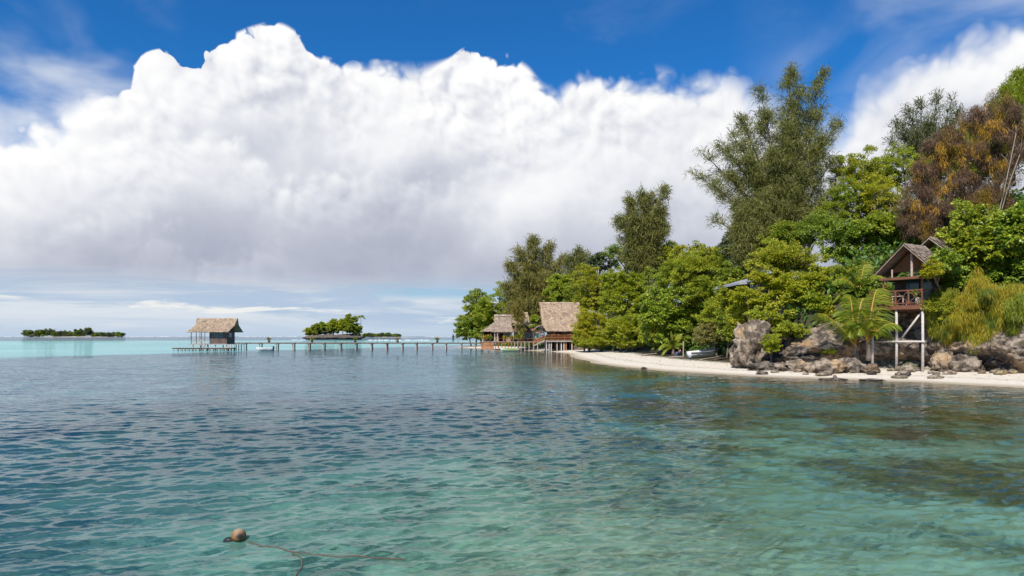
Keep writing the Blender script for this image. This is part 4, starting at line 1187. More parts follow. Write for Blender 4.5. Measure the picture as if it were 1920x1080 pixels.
bt = empty('motorboat', (PX(496, 136), 136, -.12), 'small white open motorboat with outboard engine moored under the pier near the hut', 'boat'); bt.location.z = .02
bt.rotation_euler = (0, 0, R(170))
hull(bt, 'hull', 'white', 3.7, 1.35, .62)
b_ = MB(); b_.box((-.5, 0, .36), (.3, 1.1, .05)); local(bt, b_, 'bench', 'cream'); b_ = MB(); b_.box((.55, 0, .38), (.3, .95, .05)); local(bt, b_, 'bench', 'cream')
b_ = MB(); b_.box((0, 0, .14), (3.0, .8, .03)); local(bt, b_, 'floor', 'wood_grey')
b_ = MB(); b_.tube([(-1.95, 0, .95), (-1.95, 0, .55)], [.14, .17], 8); b_.tube([(-1.98, 0, .56), (-2.03, 0, -.3)], [.09, .06], 7); b_.tube([(-1.85, 0, .8), (-1.45, .12, .86)], .025, 5); b_.tube([(-1.95, 0, .95), (-1.95, 0, 1.02)], [.14, .06], 8); local(bt, b_, 'outboard_engine', 'black', True)

cn = empty('canoe', (PX(957, 136), 136, -.06), 'long white canoe with a lime green stripe moored in front of the shore terrace', 'boat')
cn.rotation_euler = (0, 0, R(4)); hull(cn, 'hull', 'white', 3.9, .8, .52, flat=True, rimmat='green_paint')
b_ = MB()
for sx in (-1, 0, 1): b_.box((sx*.95, 0, .42), (.16, .62, .04))
local(cn, b_, 'thwarts', 'wood_pale')
b_ = MB()
for i in range(14):
    pass
for sg in (-1, 1):
    for i in range(12):
        a = -1.65+3.3*i/12; c = a+3.3/12
        f = lambda x: (.40*(1-abs(x/1.95)**3.2)*1.02+.03)*sg
        b_.add([(a, f(a), .26), (c, f(c), .26), (c, f(c)+.02*sg, .40), (a, f(a)+.02*sg, .40)], [(0,1,2,3)] if sg < 0 else [(3,2,1,0)])
local(cn, b_, 'stripe', 'green_paint')

gp = on_ground(1323, 671)
bc = empty('beached_boat', (gp.x, gp.y+.6, gp.z+.06), 'long light grey dinghy pulled up on the beach beside the seated person', 'boat')
bc.rotation_euler = (R(8), R(-3), R(24)); hull(bc, 'hull', 'white', 4.3, 1.1, .7, stern=.7, rimmat='wood_grey')
b_ = MB(); b_.box((-1.2, 0, .55), (.25, .95, .04)); b_.box((.4, 0, .57), (.25, .98, .04)); local(bc, b_, 'thwarts', 'wood_pale')
gp = on_ground(1352, 664)
bs = empty('boat', (gp.x, gp.y+1.2, gp.z), 'small blue grey upturned skiff behind the dinghy, beside the big boulder', 'boat')
bs.rotation_euler = (R(180), 0, R(-25)); bs.location.z += .62
hull(bs, 'hull', 'rubber_grey', 2.6, 1.15, .6, rimmat='blue')
b_ = MB(); b_.tube([(-.9, 0, -.02), (.9, 0, -.02)], .04, 6); local(bs, b_, 'keel', 'white')

gp = on_ground(1283, 668)
ps = MB(); ps.tube([(gp.x, gp.y+.5, gp.z-.2), (gp.x+.02, gp.y+.5, gp.z+1.75)], [.06, .05], 8)
tag(ps.build('mooring_post', M['wood_pale'], None), 'thin pale upright post in the sand behind the seated person', 'post')

# ------------------------------------------------------------------ people
def skin_obj(name, chains, mat, parent, levels=2):
    """chains: lists of (point, radius); points shared by position are welded"""
    idx = {}; vs = []; rs = []; es = []
    for ch in chains:
        prev = None
        for p, r_ in ch:
            k = tuple(round(c, 4) for c in p)
            if k not in idx: idx[k] = len(vs); vs.append(k); rs.append(r_)
            if prev is not None and prev != idx[k]: es.append((prev, idx[k]))
            prev = idx[k]
    me = bpy.data.meshes.new(name); me.from_pydata(vs, es, []); me.update()
    o = link_mesh(name, me, mat, parent)
    o.modifiers.new('skin', 'SKIN'); sd = o.modifiers.new('sub', 'SUBSURF'); sd.levels = levels; sd.render_levels = levels
    lay = me.skin_vertices[0].data
    for i, r_ in enumerate(rs): lay[i].radius = (r_, r_)
    lay[0].use_root = True
    return o

def person(label, loc, rot, J, top, legs, group=None):
    root = empty('person', loc, label, 'person'); root.rotation_euler = (0, 0, rot)
    v = lambda k: Vector(J[k])
    def hand(w, e):
        d_ = (w-e).normalized(); s = d_.cross(Vector((.2, .3, .9))).normalized(); n_ = d_.cross(s); out_ = []
        pc = w + d_*.045; pe = w + d_*.085
        for i, ln in enumerate((.062, .072, .067, .052)):
            b = pe + s*(.03-.02*i); out_.append([(pc, .026), (b, .011), (b + d_*ln*.5 + n_*.008, .0095), (b + d_*ln*.85 + n_*.03, .008)])
        tb = w + d_*.03 + s*.03; out_.append([(w, .028), (tb, .012), (tb + d_*.035 + s*.022, .010), (tb + d_*.06 + s*.02 + n_*.012, .008)])
        return [[(w, .028), (pc, .026)]] + out_
    hd = v('head'); nk = v('neck'); face = v('face').normalized(); up = (hd-nk).normalized()
    ch = [[(v('pelvis'), .12), (v('waist'), .115), (v('chest'), .135), (nk, .055), (hd - up*.05, .075), (hd + up*.03, .092), (hd + up*.10, .065)],
          [(hd - up*.05, .075), (hd - up*.07 + face*.05, .05)]]
    for s in 'lr':
        ch.append([(v('chest'), .135), (v('sh'+s), .062), (v('el'+s), .044), (v('wr'+s), .030)])
        ch.append([(v('pelvis'), .12), (v('hip'+s), .095), (v('kn'+s), .062), (v('an'+s), .042), (v('to'+s), .034)])
        ch += hand(v('wr'+s), v('el'+s))
    skin_obj('body', ch, M['skin'], root)
    fc = MB()                                            # eyes, nose, mouth, ears
    side = face.cross(up).normalized()
    nb = hd + face*.085
    fc.tube([nb + up*.02, nb + face*.02 - up*.015, nb - up*.02], [.008, .014, .006], 6)
    for s in (-1, 1): fc.tube([hd + side*s*.088 + up*.01, hd + side*s*.1 - up*.01, hd + side*s*.088 - up*.03], [.012, .018, .01], 6)
    local(root, fc, 'nose_and_ears', 'skin', True)
    ey = MB()
    for s in (-1, 1): ey.tube([hd + face*.083 + side*s*.033 + up*.02, hd + face*.09 + side*s*.033 + up*.02], [.011, .005], 6)
    ey.tube([hd + face*.085 - side*.024 - up*.05, hd + face*.092 - up*.052, hd + face*.085 + side*.024 - up*.05], [.004, .006, .004], 5)
    local(root, ey, 'eyes_and_mouth', 'hair')
    skin_obj('hair', [[(hd + up*.02 - face*.025, .092), (hd + up*.09 - face*.01, .075)], [(hd + up*.02 - face*.025, .092), (hd - up*.04 - face*.05, .06)]], M['hair'], root)
    skin_obj('shirt', [[(v('pelvis')+Vector((0,0,.04)), .135), (v('waist'), .13), (v('chest'), .15), (nk - up*.03, .075)]] +
             [[(v('chest'), .15), (v('sh'+s), .078), (v('sh'+s).lerp(v('el'+s), .75), .062)] for s in 'lr'], M[top], root)
    skin_obj('trousers', [[(v('waist')+Vector((0,0,-.05)), .128), (v('pelvis'), .135)]] + [[(v('pelvis'), .135), (v('hip'+s), .108), (v('kn'+s), .077), (v('kn'+s).lerp(v('an'+s), .85), .060)] for s in 'lr'], M[legs], root)
    return root
gp = on_ground(1274, 668)
person('person in blue trousers and pink top sitting on the sand, bent forward beside the dinghy', (gp.x, gp.y, gp.z+.02), R(15), dict(
    pelvis=(.12, .1, .14), waist=(.13, .06, .36), chest=(.07, -.02, .60), neck=(-.02, -.08, .78), head=(-.10, -.14, .93), face=(-.7, -.45, -.5),
    shl=(.02, -.22, .68), shr=(.13, .16, .68), ell=(-.22, -.34, .48), elr=(-.14, .10, .46), wrl=(-.44, -.28, .42), wrr=(-.42, .02, .40),
    hipl=(.08, -.02, .13), hipr=(.16, .2, .13), knl=(-.34, -.22, .48), knr=(-.32, .14, .46), anl=(-.62, -.26, .07), anr=(-.62, .14, .07), tol=(-.82, -.30, .04), tor=(-.82, .14, .04)), 'shirt_pink', 'jeans')
gz = dz_
person('person in dark clothes standing at the landward pier rail by the leafy tree', (PX(850, 143.2), 143.1, dz_), R(-20), dict(
    pelvis=(0, 0, .92), waist=(0, 0, 1.08), chest=(0, .01, 1.32), neck=(0, 0, 1.50), head=(0, -.02, 1.62), face=(.2, -1, -.1),
    shl=(-.19, 0, 1.40), shr=(.19, 0, 1.40), ell=(-.27, .02, 1.12), elr=(.30, .0, 1.14), wrl=(-.24, -.10, .90), wrr=(.38, -.16, 1.0),
    hipl=(-.09, 0, .90), hipr=(.09, 0, .90), knl=(-.12, -.02, .49), knr=(.12, -.03, .49), anl=(-.13, .02, .08), anr=(.13, .02, .08), tol=(-.15, -.14, .03), tor=(.16, -.14, .03)), 'shirt_dark', 'shirt_dark')

# ------------------------------------------------------------------ buoy and rope in the foreground
bd = 10.05
by = empty('buoy', (PX(447.5, bd), bd, water_z(PX(447.5, bd), bd)+.01), 'round weathered yellow brown float with a dark hole, bobbing in the foreground', 'buoy')
bm = bmesh.new(); bmesh.ops.create_uvsphere(bm, u_segments=28, v_segments=18, radius=.105)
me = bpy.data.meshes.new('float'); bm.to_mesh(me); bm.free(); me.polygons.foreach_set('use_smooth', [True]*len(me.polygons))
m, t, out = new_mat('buoy'); tc = t.node('ShaderNodeTexCoord').outputs['Object']
n = t.noise(tc, 9, 5, .65); n2 = t.noise(tc, 28, 3, .6)
c = t.mix(t.mapr(n, .4, .62), (.27,.15,.05), (.15,.075,.026)); c = t.mix(t.mapr(t.m('ADD', t.sep(tc)[2], t.m('MULTIPLY', n, .06)), .075, .14), c, (.34,.25,.165))
c = t.mix(t.mapr(t.m('ADD', t.sep(tc)[2], t.m('MULTIPLY', n, .05)), .02, -.03), c, (.10,.06,.03)); c = t.mix(t.mapr(n2, .62, .7), c, (.07,.045,.03))
principled(t, out, c, .5, .35, t.bump(n2, .35, .01)); M['buoy'] = m
fo = link_mesh('float', me, m, by); fo.location = (0, 0, .045)
def local_at(mb, name, mat, root): return local(root, mb, name, mat, True)
e = MB(); cdir = Vector((.42, -.80, .18)).normalized(); cc = Vector((0, 0, .045))
e.tube([cc + cdir*.098, cc + cdir*.109], [.036, .030], 16); local(by, e, 'eye_ring', 'rubber_grey', True)
e = MB(); e.tube([cc + cdir*.104, cc + cdir*.1115], [.024, .022], 12); local(by, e, 'hole', 'black')
bl = boulder('dark half sunken float touching the left side of the round buoy', 428, 1021, 11, 5.5, 'black', depth=.05, seed=4, d=10.0, rough=.12, sub=3, name='small_float', cat='float', sink=.7)
bl.location.z = water_z(bl.location.x, bl.location.y)+.01
rp_ = MB()
def rope_pts(lst):
    o = []
    for px, py in lst:
        dd = H*F/(py-HY); z = water_z(PX(px, dd), dd); dd = (H-z)*F/(py-HY); o.append((PX(px, dd), dd, water_z(PX(px, dd), dd)+.002))
    return o
def smooth_pts(P, k=14):
    P = [Vector(p) for p in P]; o = []
    for i in range(len(P)-1):
        a, b, c, e_ = P[max(i-1, 0)], P[i], P[i+1], P[min(i+2, len(P)-1)]
        for j in range(k):
            u_ = j/k; o.append(.5*((2*b) + (c-a)*u_ + (2*a-5*b+4*c-e_)*u_*u_ + (3*b-a-3*c+e_)*u_**3))
    o.append(P[-1]); return [Vector((p.x, p.y, water_z(p.x, p.y) + .007)) for p in o]
rp_.tube(smooth_pts(rope_pts([(462, 1016), (480, 1020), (500, 1025), (520, 1027), (545, 1035), (575, 1038), (605, 1042), (640, 1045), (680, 1044), (715, 1048), (760, 1051)])), .008, 6)
rp_.tube(smooth_pts(rope_pts([(548, 1036), (560, 1044), (566, 1054), (565, 1066), (556, 1078), (550, 1094)])), .008, 6)
tag(rp_.build('rope', M['rope'], None, True), 'thin brown mooring rope drifting on the water right of the buoy', 'rope')
# ------------------------------------------------------------------ stilt house on the cliff
C0 = Vector((30.2, 51.5, 0)); gd = Vector((.6, -.8, 0)); rd = Vector((.8, .6, 0)); UP = Vector((0, 0, 1))
def sp(a, b, z): return C0 + gd*a + rd*b + UP*z      # a: along the gable, b: back into the hill
zfl = PZ(571, 50.3); zrail = PZ(543.5, 50.3); zat = PZ(520, 50.3); zap = PZ(459.5, 51.5); zev = PZ(511, 51.5)
sh = empty('stilt_house', tuple(sp(0, 0, .3)), 'thatched wooden house with gable and balcony on tall pale stilts against the cliff', 'house')
# stilts, cross beam, braces
feet = [(-1.75, 53.2), (-.15, 0), (1.45, 0)]
tops_ = []
for a, b_ in ((-2.45, -1.05), (-.8, -.78), (1.02, -.75)):
    p = sp(a, b_, 0); gz = ground_z(p.x, p.y)
    mb = MB(); mb.tube([p + UP*(gz-.3), p + UP*2.5 + gd*.02, p + UP*(zfl-.2)], [.105, .095, .09], 9); mb.build('stilt', M['wood_pale'], sh, True); tops_.append(p)
zx = PZ(641, 50.8)
mb = MB(); mb.tube([sp(-2.75, -.9, zx), sp(1.25, -.9, zx+.03)], .07, 8); mb.build('cross_beam', M['wood_pale'], sh, True)
for a0, z0, a1, z1 in ((-2.0, PZ(596, 52), -.98, zx+.05), (.95, PZ(583, 50.5), -.6, zx+.12)):
    mb = MB(); mb.tube([sp(a0, -.6, z0), sp(a1, -.62, z1)], .075, 8); mb.build('brace', M['wood_pale'], sh, True)
for a in (-2.4, 1.0):
    p = sp(a, 2.2, 0); mb = MB(); mb.tube([p + UP*1.2, p + UP*(zfl-.2)], .11, 8); mb.build('stilt', M['wood_pale'], sh, True)
mb = MB(); n = 22
for i in range(n):
    a = -2.7+3.8*(i+.5)/n; mb.frame(sp(a, 2.0, zfl-.03 + (.004 if i % 2 else 0)), gd*(3.8/n/2-.006), rd*2.95, UP*.03)
mb.build('floor', M['wood_red'], sh)
mb = MB(); mb.frame(sp(-.8, -.93, zfl-.2), gd*1.92, rd*.06, UP*.13); mb.frame(sp(1.1, 2.0, zfl-.2), gd*.06, rd*2.85, UP*.13); mb.frame(sp(-.8, -.6, zfl-.4), gd*2.0, rd*.08, UP*.07)
mb.build('floor_beam', M['wood_red'], sh)
# balcony rail with X panels
mb = MB(); rb = -.9
mb.frame(sp(-.8, rb, zrail), gd*1.92, rd*.06, UP*.045); mb.frame(sp(-.8, rb, zfl+.14), gd*1.87, rd*.03, UP*.035)
mb.frame(sp(1.1, .35, zrail), gd*.06, rd*1.19, UP*.045)
mb.build('railing', M['wood_red'], sh)
aa = [-2.65, -1.73, -.8, .12, 1.05]
for a in aa:
    mb = MB(); mb.frame(sp(a, rb+.004, (zfl+zrail)/2), gd*.05, rd*.05, UP*((zrail-zfl)/2-.046)); mb.build('baluster', M['wood_red'], sh)
for a, b in zip(aa[:-1], aa[1:]):
    mb = MB(); mb.beam(sp(a+.06, rb-.02, zfl+.17), sp(b-.06, rb-.02, zrail-.06), .05, .04); mb.beam(sp(a+.06, rb+.03, zrail-.06), sp(b-.06, rb+.03, zfl+.17), .05, .04); mb.build('rail_cross', M['wood_red'], sh)
mb = MB(); mb.beam(sp(1.1, -.8, zfl+.05), sp(1.1, 1.4, zrail-.06), .05, .04); mb.beam(sp(1.12, -.8, zrail-.06), sp(1.12, 1.4, zfl+.05), .05, .04); mb.build('rail_cross', M['wood_red'], sh)
# back wall with blue dark veranda, attic beam, posts
mb = MB()
n = 16
for i in range(n):
    a = -1.85+2.9*(i+.5)/n; mb.frame(sp(a, 1.45 + (.01 if i % 2 else 0), (zfl+zat)/2), gd*(1.45/n-.004), rd*.04, UP*((zat-zfl)/2))
for a in (-1.9, 1.0):
    for i in range(14):
        b = 1.5+2.6*(i+.5)/14; mb.frame(sp(a + (.008 if i % 2 else 0), b, (zfl+zat)/2), gd*.04, rd*(1.3/14-.005), UP*((zat-zfl)/2))
mb.build('wall', M['wood_dark'], sh)
for a0, a1 in ((-1.0, -.1), (.08, .8)):
    f_ = MB(); f_.frame(sp((a0+a1)/2, 1.38, zfl+1.0), gd*((a1-a0)/2), rd*.025, UP*.95); f_.build('window', M['glass_teal'], sh)
mb = MB(); mb.frame(sp(-.2, -.95, zat), gd*1.75, rd*.09, UP*.09); mb.frame(sp(1.45, 1.6, zat), gd*.09, rd*2.4, UP*.09); mb.frame(sp(-1.85, 1.6, zat), gd*.09, rd*2.4, UP*.09); mb.build('attic_beam', M['wood_red'], sh)
mb = MB(); mb.frame(sp(-.2, 1.7, zat-.06), gd*1.6, rd*2.4, UP*.03); mb.build('ceiling', M['inside'], sh)
for a in (-1.75, 1.0):
    mb = MB(); mb.tube([sp(a, -.8, zfl), sp(a, -.8, zat)], .075, 8); mb.build('veranda_post', M['wood_red'], sh)
mb = MB(); mb.tube([sp(-.15+.4, -.7, zat+.1), sp(-.15+.4, -.7, zap-.35)], .085, 8); mb.build('king_post', M['wood_post'], sh)
mb = MB(); mb.tube([sp(-1.15, -.7, zat+.1), sp(-1.15, -.7, zat+.72)], .06, 8); mb.build('king_post', M['wood_post'], sh)
# recessed gable panel of woven boards
g_ = MB(); ga = [(-1.8, zev+.12), (1.6, zev+.12), (-.1, zap-.22)]
for b in (.35,): g_.add([tuple(sp(a, b, z)) for a, z in ga] + [tuple(sp(a, b+.06, z)) for a, z in ga], [(0,1,2), (5,4,3), (0,3,4,1), (1,4,5,2), (2,5,3,0)])
g_.build('gable', M['wood_orange'], sh)
mb = MB()
for sg, ae in ((-1, -2.25), (1, 2.0)):
    mb.beam(sp(-.1, -1.02, zap-.16), sp(ae, -1.02, zev-.10), .09, .16, up=tuple(rd)); mb.beam(sp(-.1, .2, zap-.18), sp(ae, .2, zev-.12), .08, .12, up=tuple(rd))
mb.build('rafter', M['wood_red'], sh)
ro = MB()
for sg, ae in ((-1, -2.25), (1, 2.02)):
    thatch_plane(ro, sp(-.1, -1.25, zap), sp(-.1, 2.4, zap+.05), sp(ae, 2.4, zev), sp(ae, -1.2, zev-.05), 11, rt, .2, .045, .16)
ridge_cap(ro, sp(-.1, -1.3, zap+.02), sp(-.1, 2.45, zap+.07), rt, .34, .3)
ro.build('roof', M['thatch_grey'], sh)
ro = MB(); z2 = PZ(450.5, 54.5)
for sg, ae in ((-1, -1.15), (1, 1.45)):
    thatch_plane(ro, sp(.15, 2.5, z2), sp(.15, 4.3, z2), sp(ae, 4.3, z2-1.15), sp(ae, 2.45, z2-1.15), 8, rt, .22, .045, .16)
ridge_cap(ro, sp(.15, 2.45, z2+.02), sp(.15, 5.6, z2+.02), rt)
ro.build('rear_roof', M['thatch_grey'], sh)
# things on the balcony
pp = sp(.55, -.35, zfl)
root = empty('potted_plant', tuple(pp), 'green potted plant in a pale pot on the balcony of the stilt house', 'plant')
mb = MB(); mb.tube([pp, pp+UP*.06, pp+UP*.5, pp+UP*.55], [.16, .17, .22, .22], 12); mb.build('pot', M['cream'], root)
r9 = np.random.default_rng(8); n = 60; th = r9.uniform(0, 6.28, n); e = r9.uniform(.2, 1.3, n)
D_ = np.stack([np.cos(th)*np.cos(e), np.sin(th)*np.cos(e), np.sin(e)], 1); P = np.array(pp) + np.array([0, 0, .55]) + D_*r9.uniform(.0, .6, (n, 1))
V, T = leaf_tris(P, D_, np.cross(D_, r9.normal(size=(n, 3))), r9.uniform(.25, .5, n), np.full(n, .11)); obj_np('foliage', V, T, M['leaf_dark'], root)
tb_ = empty('table', tuple(sp(-1.0, .2, zfl)), 'small pale table on the balcony of the stilt house behind the railing', 'table')
mb = MB(); mb.frame(sp(-1.0, .2, zfl+.72), gd*.45, rd*.35, UP*.025); mb.build('table_top', M['wood_pale'], tb_)
for a in (-1.38, -.62):
    for b in (-.08, .48):
        mb = MB(); mb.frame(sp(a, b, zfl+.347), gd*.03, rd*.03, UP*.345); mb.build('leg', M['wood_pale'], tb_)

# ------------------------------------------------------------------ bungalow hidden in the trees
d = 67.
bg = empty('bungalow', (PX(1490, d), d+2, 4.), 'cream bungalow with grey metal roof and teal curtained windows, mostly hidden by trees', 'house')
zr_, ze_ = PZ(517, d), PZ(530, d); zf_ = PZ(586, d)
mb = MB()
A_ = [Vector((PX(1376, d), d-1.4, ze_-.1)), Vector((PX(1566, d), d-1.4, PZ(520, d))), Vector((PX(1566, d), d+7, PZ(519, d)+.1)), Vector((PX(1380, d), d+7, ze_))]
rg = [Vector((PX(1425, d), d+2.8, zr_)), Vector((PX(1550, d), d+2.8, zr_+.35))]
def sheet(a, b, c, e2, n):
    for i in range(n):
        f0, f1 = i/n, (i+1)/n
        p0, p1, q0, q1 = a.lerp(b, f0), a.lerp(b, f1), e2.lerp(c, f0), e2.lerp(c, f1); h = UP*.03
        pm, qm = p0.lerp(p1, .5)+h, q0.lerp(q1, .5)+h
        mb.add([p0, pm, qm, q0], [(0,1,2,3)]); mb.add([pm, p1, q1, qm], [(0,1,2,3)])
sheet(A_[0], A_[1], rg[1], rg[0], 34); sheet(A_[3], A_[0], rg[0], rg[0], 14); sheet(A_[2], A_[3], rg[0], rg[1], 30); sheet(A_[1], A_[2], rg[1], rg[1], 12)
mb.beam(A_[0]-UP*.1, A_[1]-UP*.1, .04, .2); mb.beam(A_[3]-UP*.1, A_[0]-UP*.1, .04, .2)
o = mb.build('roof', M['metal_roof'], bg); 
wl = MB(); wh = [(PX(a, d), PX(b, d), PZ(573, d), PZ(546, d)) for a, b in ((1440, 1456), (1466, 1484), (1492, 1505), (1530, 1544))]
wall_front(wl, PX(1425, d), PX(1575, d), d, zf_, ze_+.1, wh); wall_side(wl, PX(1425, d)+.05, d+.12, d+5.5, zf_, ze_-.3); wall_side(wl, PX(1575, d)-.05, d+.12, d+5.5, zf_, ze_)
wl.build('wall', M['cream'], bg)
for q in wh: window(bg, *q, d+.03, 'white', 'curtain_teal')
mb = MB(); mb.box((PX(1490, d), d+1.5, zf_-.08), (PX(1580, d)-PX(1404, d), 7.6, .14)); mb.box((PX(1490, d), d-2.34, zf_-.1), (PX(1580, d)-PX(1403, d), .06, .3)); mb.build('deck', M['wood_pale'], bg)
for px in (1410, 1437, 1466, 1500, 1540, 1572):
    mb = MB(); gz = ground_z(PX(px, d), d-2.1); mb.tube([(PX(px, d), d-2.1, min(gz, 2.)-.3), (PX(px, d), d-2.1, zf_-.1)], .11, 8); mb.build('post', M['wood_grey'], bg)
for px in (1400, 1437, 1500, 1572):
    mb = MB(); mb.tube([(PX(px, d), d-1.2, zf_), (PX(px, d), d-1.2, ze_+.05)], .06, 7); mb.build('veranda_post', M['white'], bg)

# ------------------------------------------------------------------ cliff and rocks
def ch(x, y, f): return 6.3 - 1.9*f + .6*math.sin(f*19) + .5*math.sin(f*41+2)
cliff_wall('cliff', 8.6, 33., 57.2, ch, 'rock', 2, 420, 80, .8)
boulder('big pale weathered boulder at the left end of the rocky cliff, standing on the sand', 1415, 645, 38, 46, 'rock_warm', seed=3, rough=.36, sub=5, sink=.12)
boulder('grey ledge of rock with shaded pits between the big boulder and the palms', 1492, 660, 54, 28, 'rock_grey', seed=9, rough=.45, sub=5, d=56.3)  # dark rock tone partly holds the shade of the trees
boulder('upper grey crag under the bungalow posts, above the low ledge', 1515, 634, 44, 28, 'rock_grey', seed=14, rough=.45, sub=5, d=58.5)
RK = [('flat grey slab at the left end of the rock row, below the big boulder', 1433, 685, 29, 9, 'rock_grey'), ('small rounded rock right of the flat grey slab', 1466, 687, 15, 9, 'rock'),
      ('broad pale layered rock in the middle of the beach rock row', 1496, 684, 20, 12, 'rock_warm'), ('small low rock between the layered rock and the long whale shaped rock', 1526, 688, 13, 6, 'rock'),
      ('long whale shaped boulder on the sand below the palms', 1557, 685, 33, 16, 'rock_warm'), ('tall rounded boulder beside the whale shaped boulder', 1603, 682, 24, 17, 'rock'),
      ('dark rock just left of the left house stilt', 1636, 691, 16, 9, 'rock_grey'), ('reddish rock ledge behind the whale shaped boulder', 1570, 668, 36, 9, 'rock_warm'),
      ('dark cave side rock behind the middle stilt', 1662, 674, 20, 15, 'rock_grey', 54.2), ('pale fallen block between the middle and right stilts', 1706, 680, 16, 11, 'rock', 54.5),
      ('pale jagged rock just right of the right stilt', 1758, 680, 18, 13, 'rock_warm', 53.2), ('orange brown boulder under the golden creeper', 1778, 670, 24, 26, 'rock_warm'),
      ('broad pale boulder at the cliff foot below the golden creeper', 1822, 677, 30, 20, 'rock'), ('low dark boulder at the cliff foot by the right edge', 1890, 680, 34, 17, 'rock_grey')]
for i, (lb, px, py, rx, ry, mt, *dk_) in enumerate(RK):
    boulder(lb, px, py, rx, ry, mt, d=dk_[0] if dk_ else None, seed=20+i, rough=.36, sub=4, group='boulders at the foot of the cliff', sink=.3)
LOW = [('small flat grey stone alone on the sand below the slab', 1431, 699, 10, 3.5, 'rock_grey'), ('flat yellow brown stone slab at the foot of the middle stilt', 1690, 706, 16, 3.5, 'rock_low'),
       ('flat yellow stone slab right of the foot of the right stilt', 1758, 706, 14, 4, 'rock_low'), ('low stone at the water edge left of the stilts', 1640, 712, 22, 2.5, 'rock_grey'),
       ('thin flat stone at the water edge below the palms', 1565, 711, 26, 2.5, 'rock_grey'), ('tiny dark stone on the sand below the seated person', 1208, 690, 6, 2, 'rock_grey'),
       ('small dark upright stone at the water edge below the whale shaped boulder', 1566, 706, 4, 4, 'rock_grey')]
for i, (lb, px, py, rx, ry, mt) in enumerate(LOW): boulder(lb, px, py, rx, ry, mt, seed=50+i, rough=.3, sub=3, group='low stones on the sand', name='stone', cat='stone', sink=.35)
rz_ = np.random.default_rng(91)
for i in range(34):
    px = rz_.uniform(1408, 1900); py = rz_.uniform(690, 703) + (px-1408)*.006; k = rz_.uniform(.5, 1.)**2
    boulder('small broken stone lying on the sand along the foot of the cliff', px, py-3*k, 3+8*k, 1.5+4*k, ['rock_grey', 'rock', 'rock_warm', 'rock_low'][i % 4], seed=120+i, rough=.4, sub=3,
            group='rubble stones along the cliff foot', name='stone', cat='stone', sink=.3)
# driftwood and small stones along the back of the beach
rq = np.random.default_rng(33)
for i, (lb, a, b, rr) in enumerate([('grey driftwood log lying left of the small beach palm', (1203, 668), (1246, 664), .13), ('long bleached log under the shrubs at the back of the beach', (1100, 655), (1165, 652), .16),
        ('brown log half buried at the left end of the beach', (1078, 657), (1118, 653), .14), ('short forked driftwood piece by the feet of the seated person', (1254, 672), (1284, 671), .12),
        ('dark strip lying beside the big boulder', (1338, 677), (1376, 672), .12), ('thin pale branch on the sand right of the dinghy', (1312, 676), (1362, 668), .07)]):
    p, q = on_ground(*a), on_ground(*b); mb = MB(); up_ = UP*rr*.7
    mid = p.lerp(q, .5) + up_*1.5; mb.tube([p+up_, p.lerp(mid, .5)+up_*.8, mid, mid.lerp(q, .6)+up_*.6, q+up_], [rr, rr*.95, rr*.85, rr*.7, rr*.35], 8)
    tag(mb.build('driftwood_log', M['bark_pale' if i != 4 else 'wood_dark'], None, True), lb, 'driftwood', 'driftwood on the beach')  # the strip by the boulder takes the dark wood colour
for i, (px, py) in enumerate([(1085, 651), (1098, 648), (1112, 650), (1128, 645), (1140, 648), (1152, 650), (1165, 644), (1180, 648), (1120, 641), (1146, 640), (1196, 652)]):
    boulder('dark jumbled stone under the shrubs at the back of the left beach', px, py, rq.uniform(7, 12), rq.uniform(4, 6), ['rock_grey', 'rock', 'rock_warm'][i % 3], seed=80+i, rough=.3, sub=3,
            group='stones under the beach shrubs', name='stone', cat='stone')

# ------------------------------------------------------------------ islands far out
def isle(label, xs, d, zs, seed, mat_top='leaf_dark', sandy=True):
    pass
far_r = np.random.default_rng(77)
di = 600.
def islet_ground(name, px0, px1, d, hgt, matname, seed, n=90, m_=14, depth=.5, undercut=True):
    xa, xb = PX(px0, d), PX(px1, d); cx, rx = (xa+xb)/2, (xb-xa)/2; V = []
    for j in range(m_):
        f = j/(m_-1)
        for i in range(n):
            a = 2*math.pi*i/n; prof = (1.0 - (.10*math.sin(min(1, f*3)*math.pi) if undercut else 0) - .75*max(0, f-.55)**1.2*1.5) if undercut else (1-f**1.4)
            p = Vector((math.cos(a)*3+seed, math.sin(a)*3, f*2)); k = prof*(1+.10*mnoise.fractal(p, .9, 2, 4)) + .015
            V.append((cx+math.cos(a)*rx*k, d+math.sin(a)*rx*depth*k, -.5+(hgt+.5)*f*(1+.3*mnoise.noise(p*1.3))))
    I = np.arange(n*m_).reshape(m_, n); J = np.roll(I, -1, axis=1)
    Q = np.stack([I[:-1], J[:-1], J[1:], I[1:]], -1).reshape(-1, 4)
    V.append((cx, d, V[-1][2])); c = len(V)-1
    o = obj_np(name, V, Q, M[matname], None, True); tag(o, kind='structure'); return o
islet_ground('islet', 571.5, 682, di, 4.4, 'rock_grey', 1.5)
group = 'trees and bushes on the rocky islet'
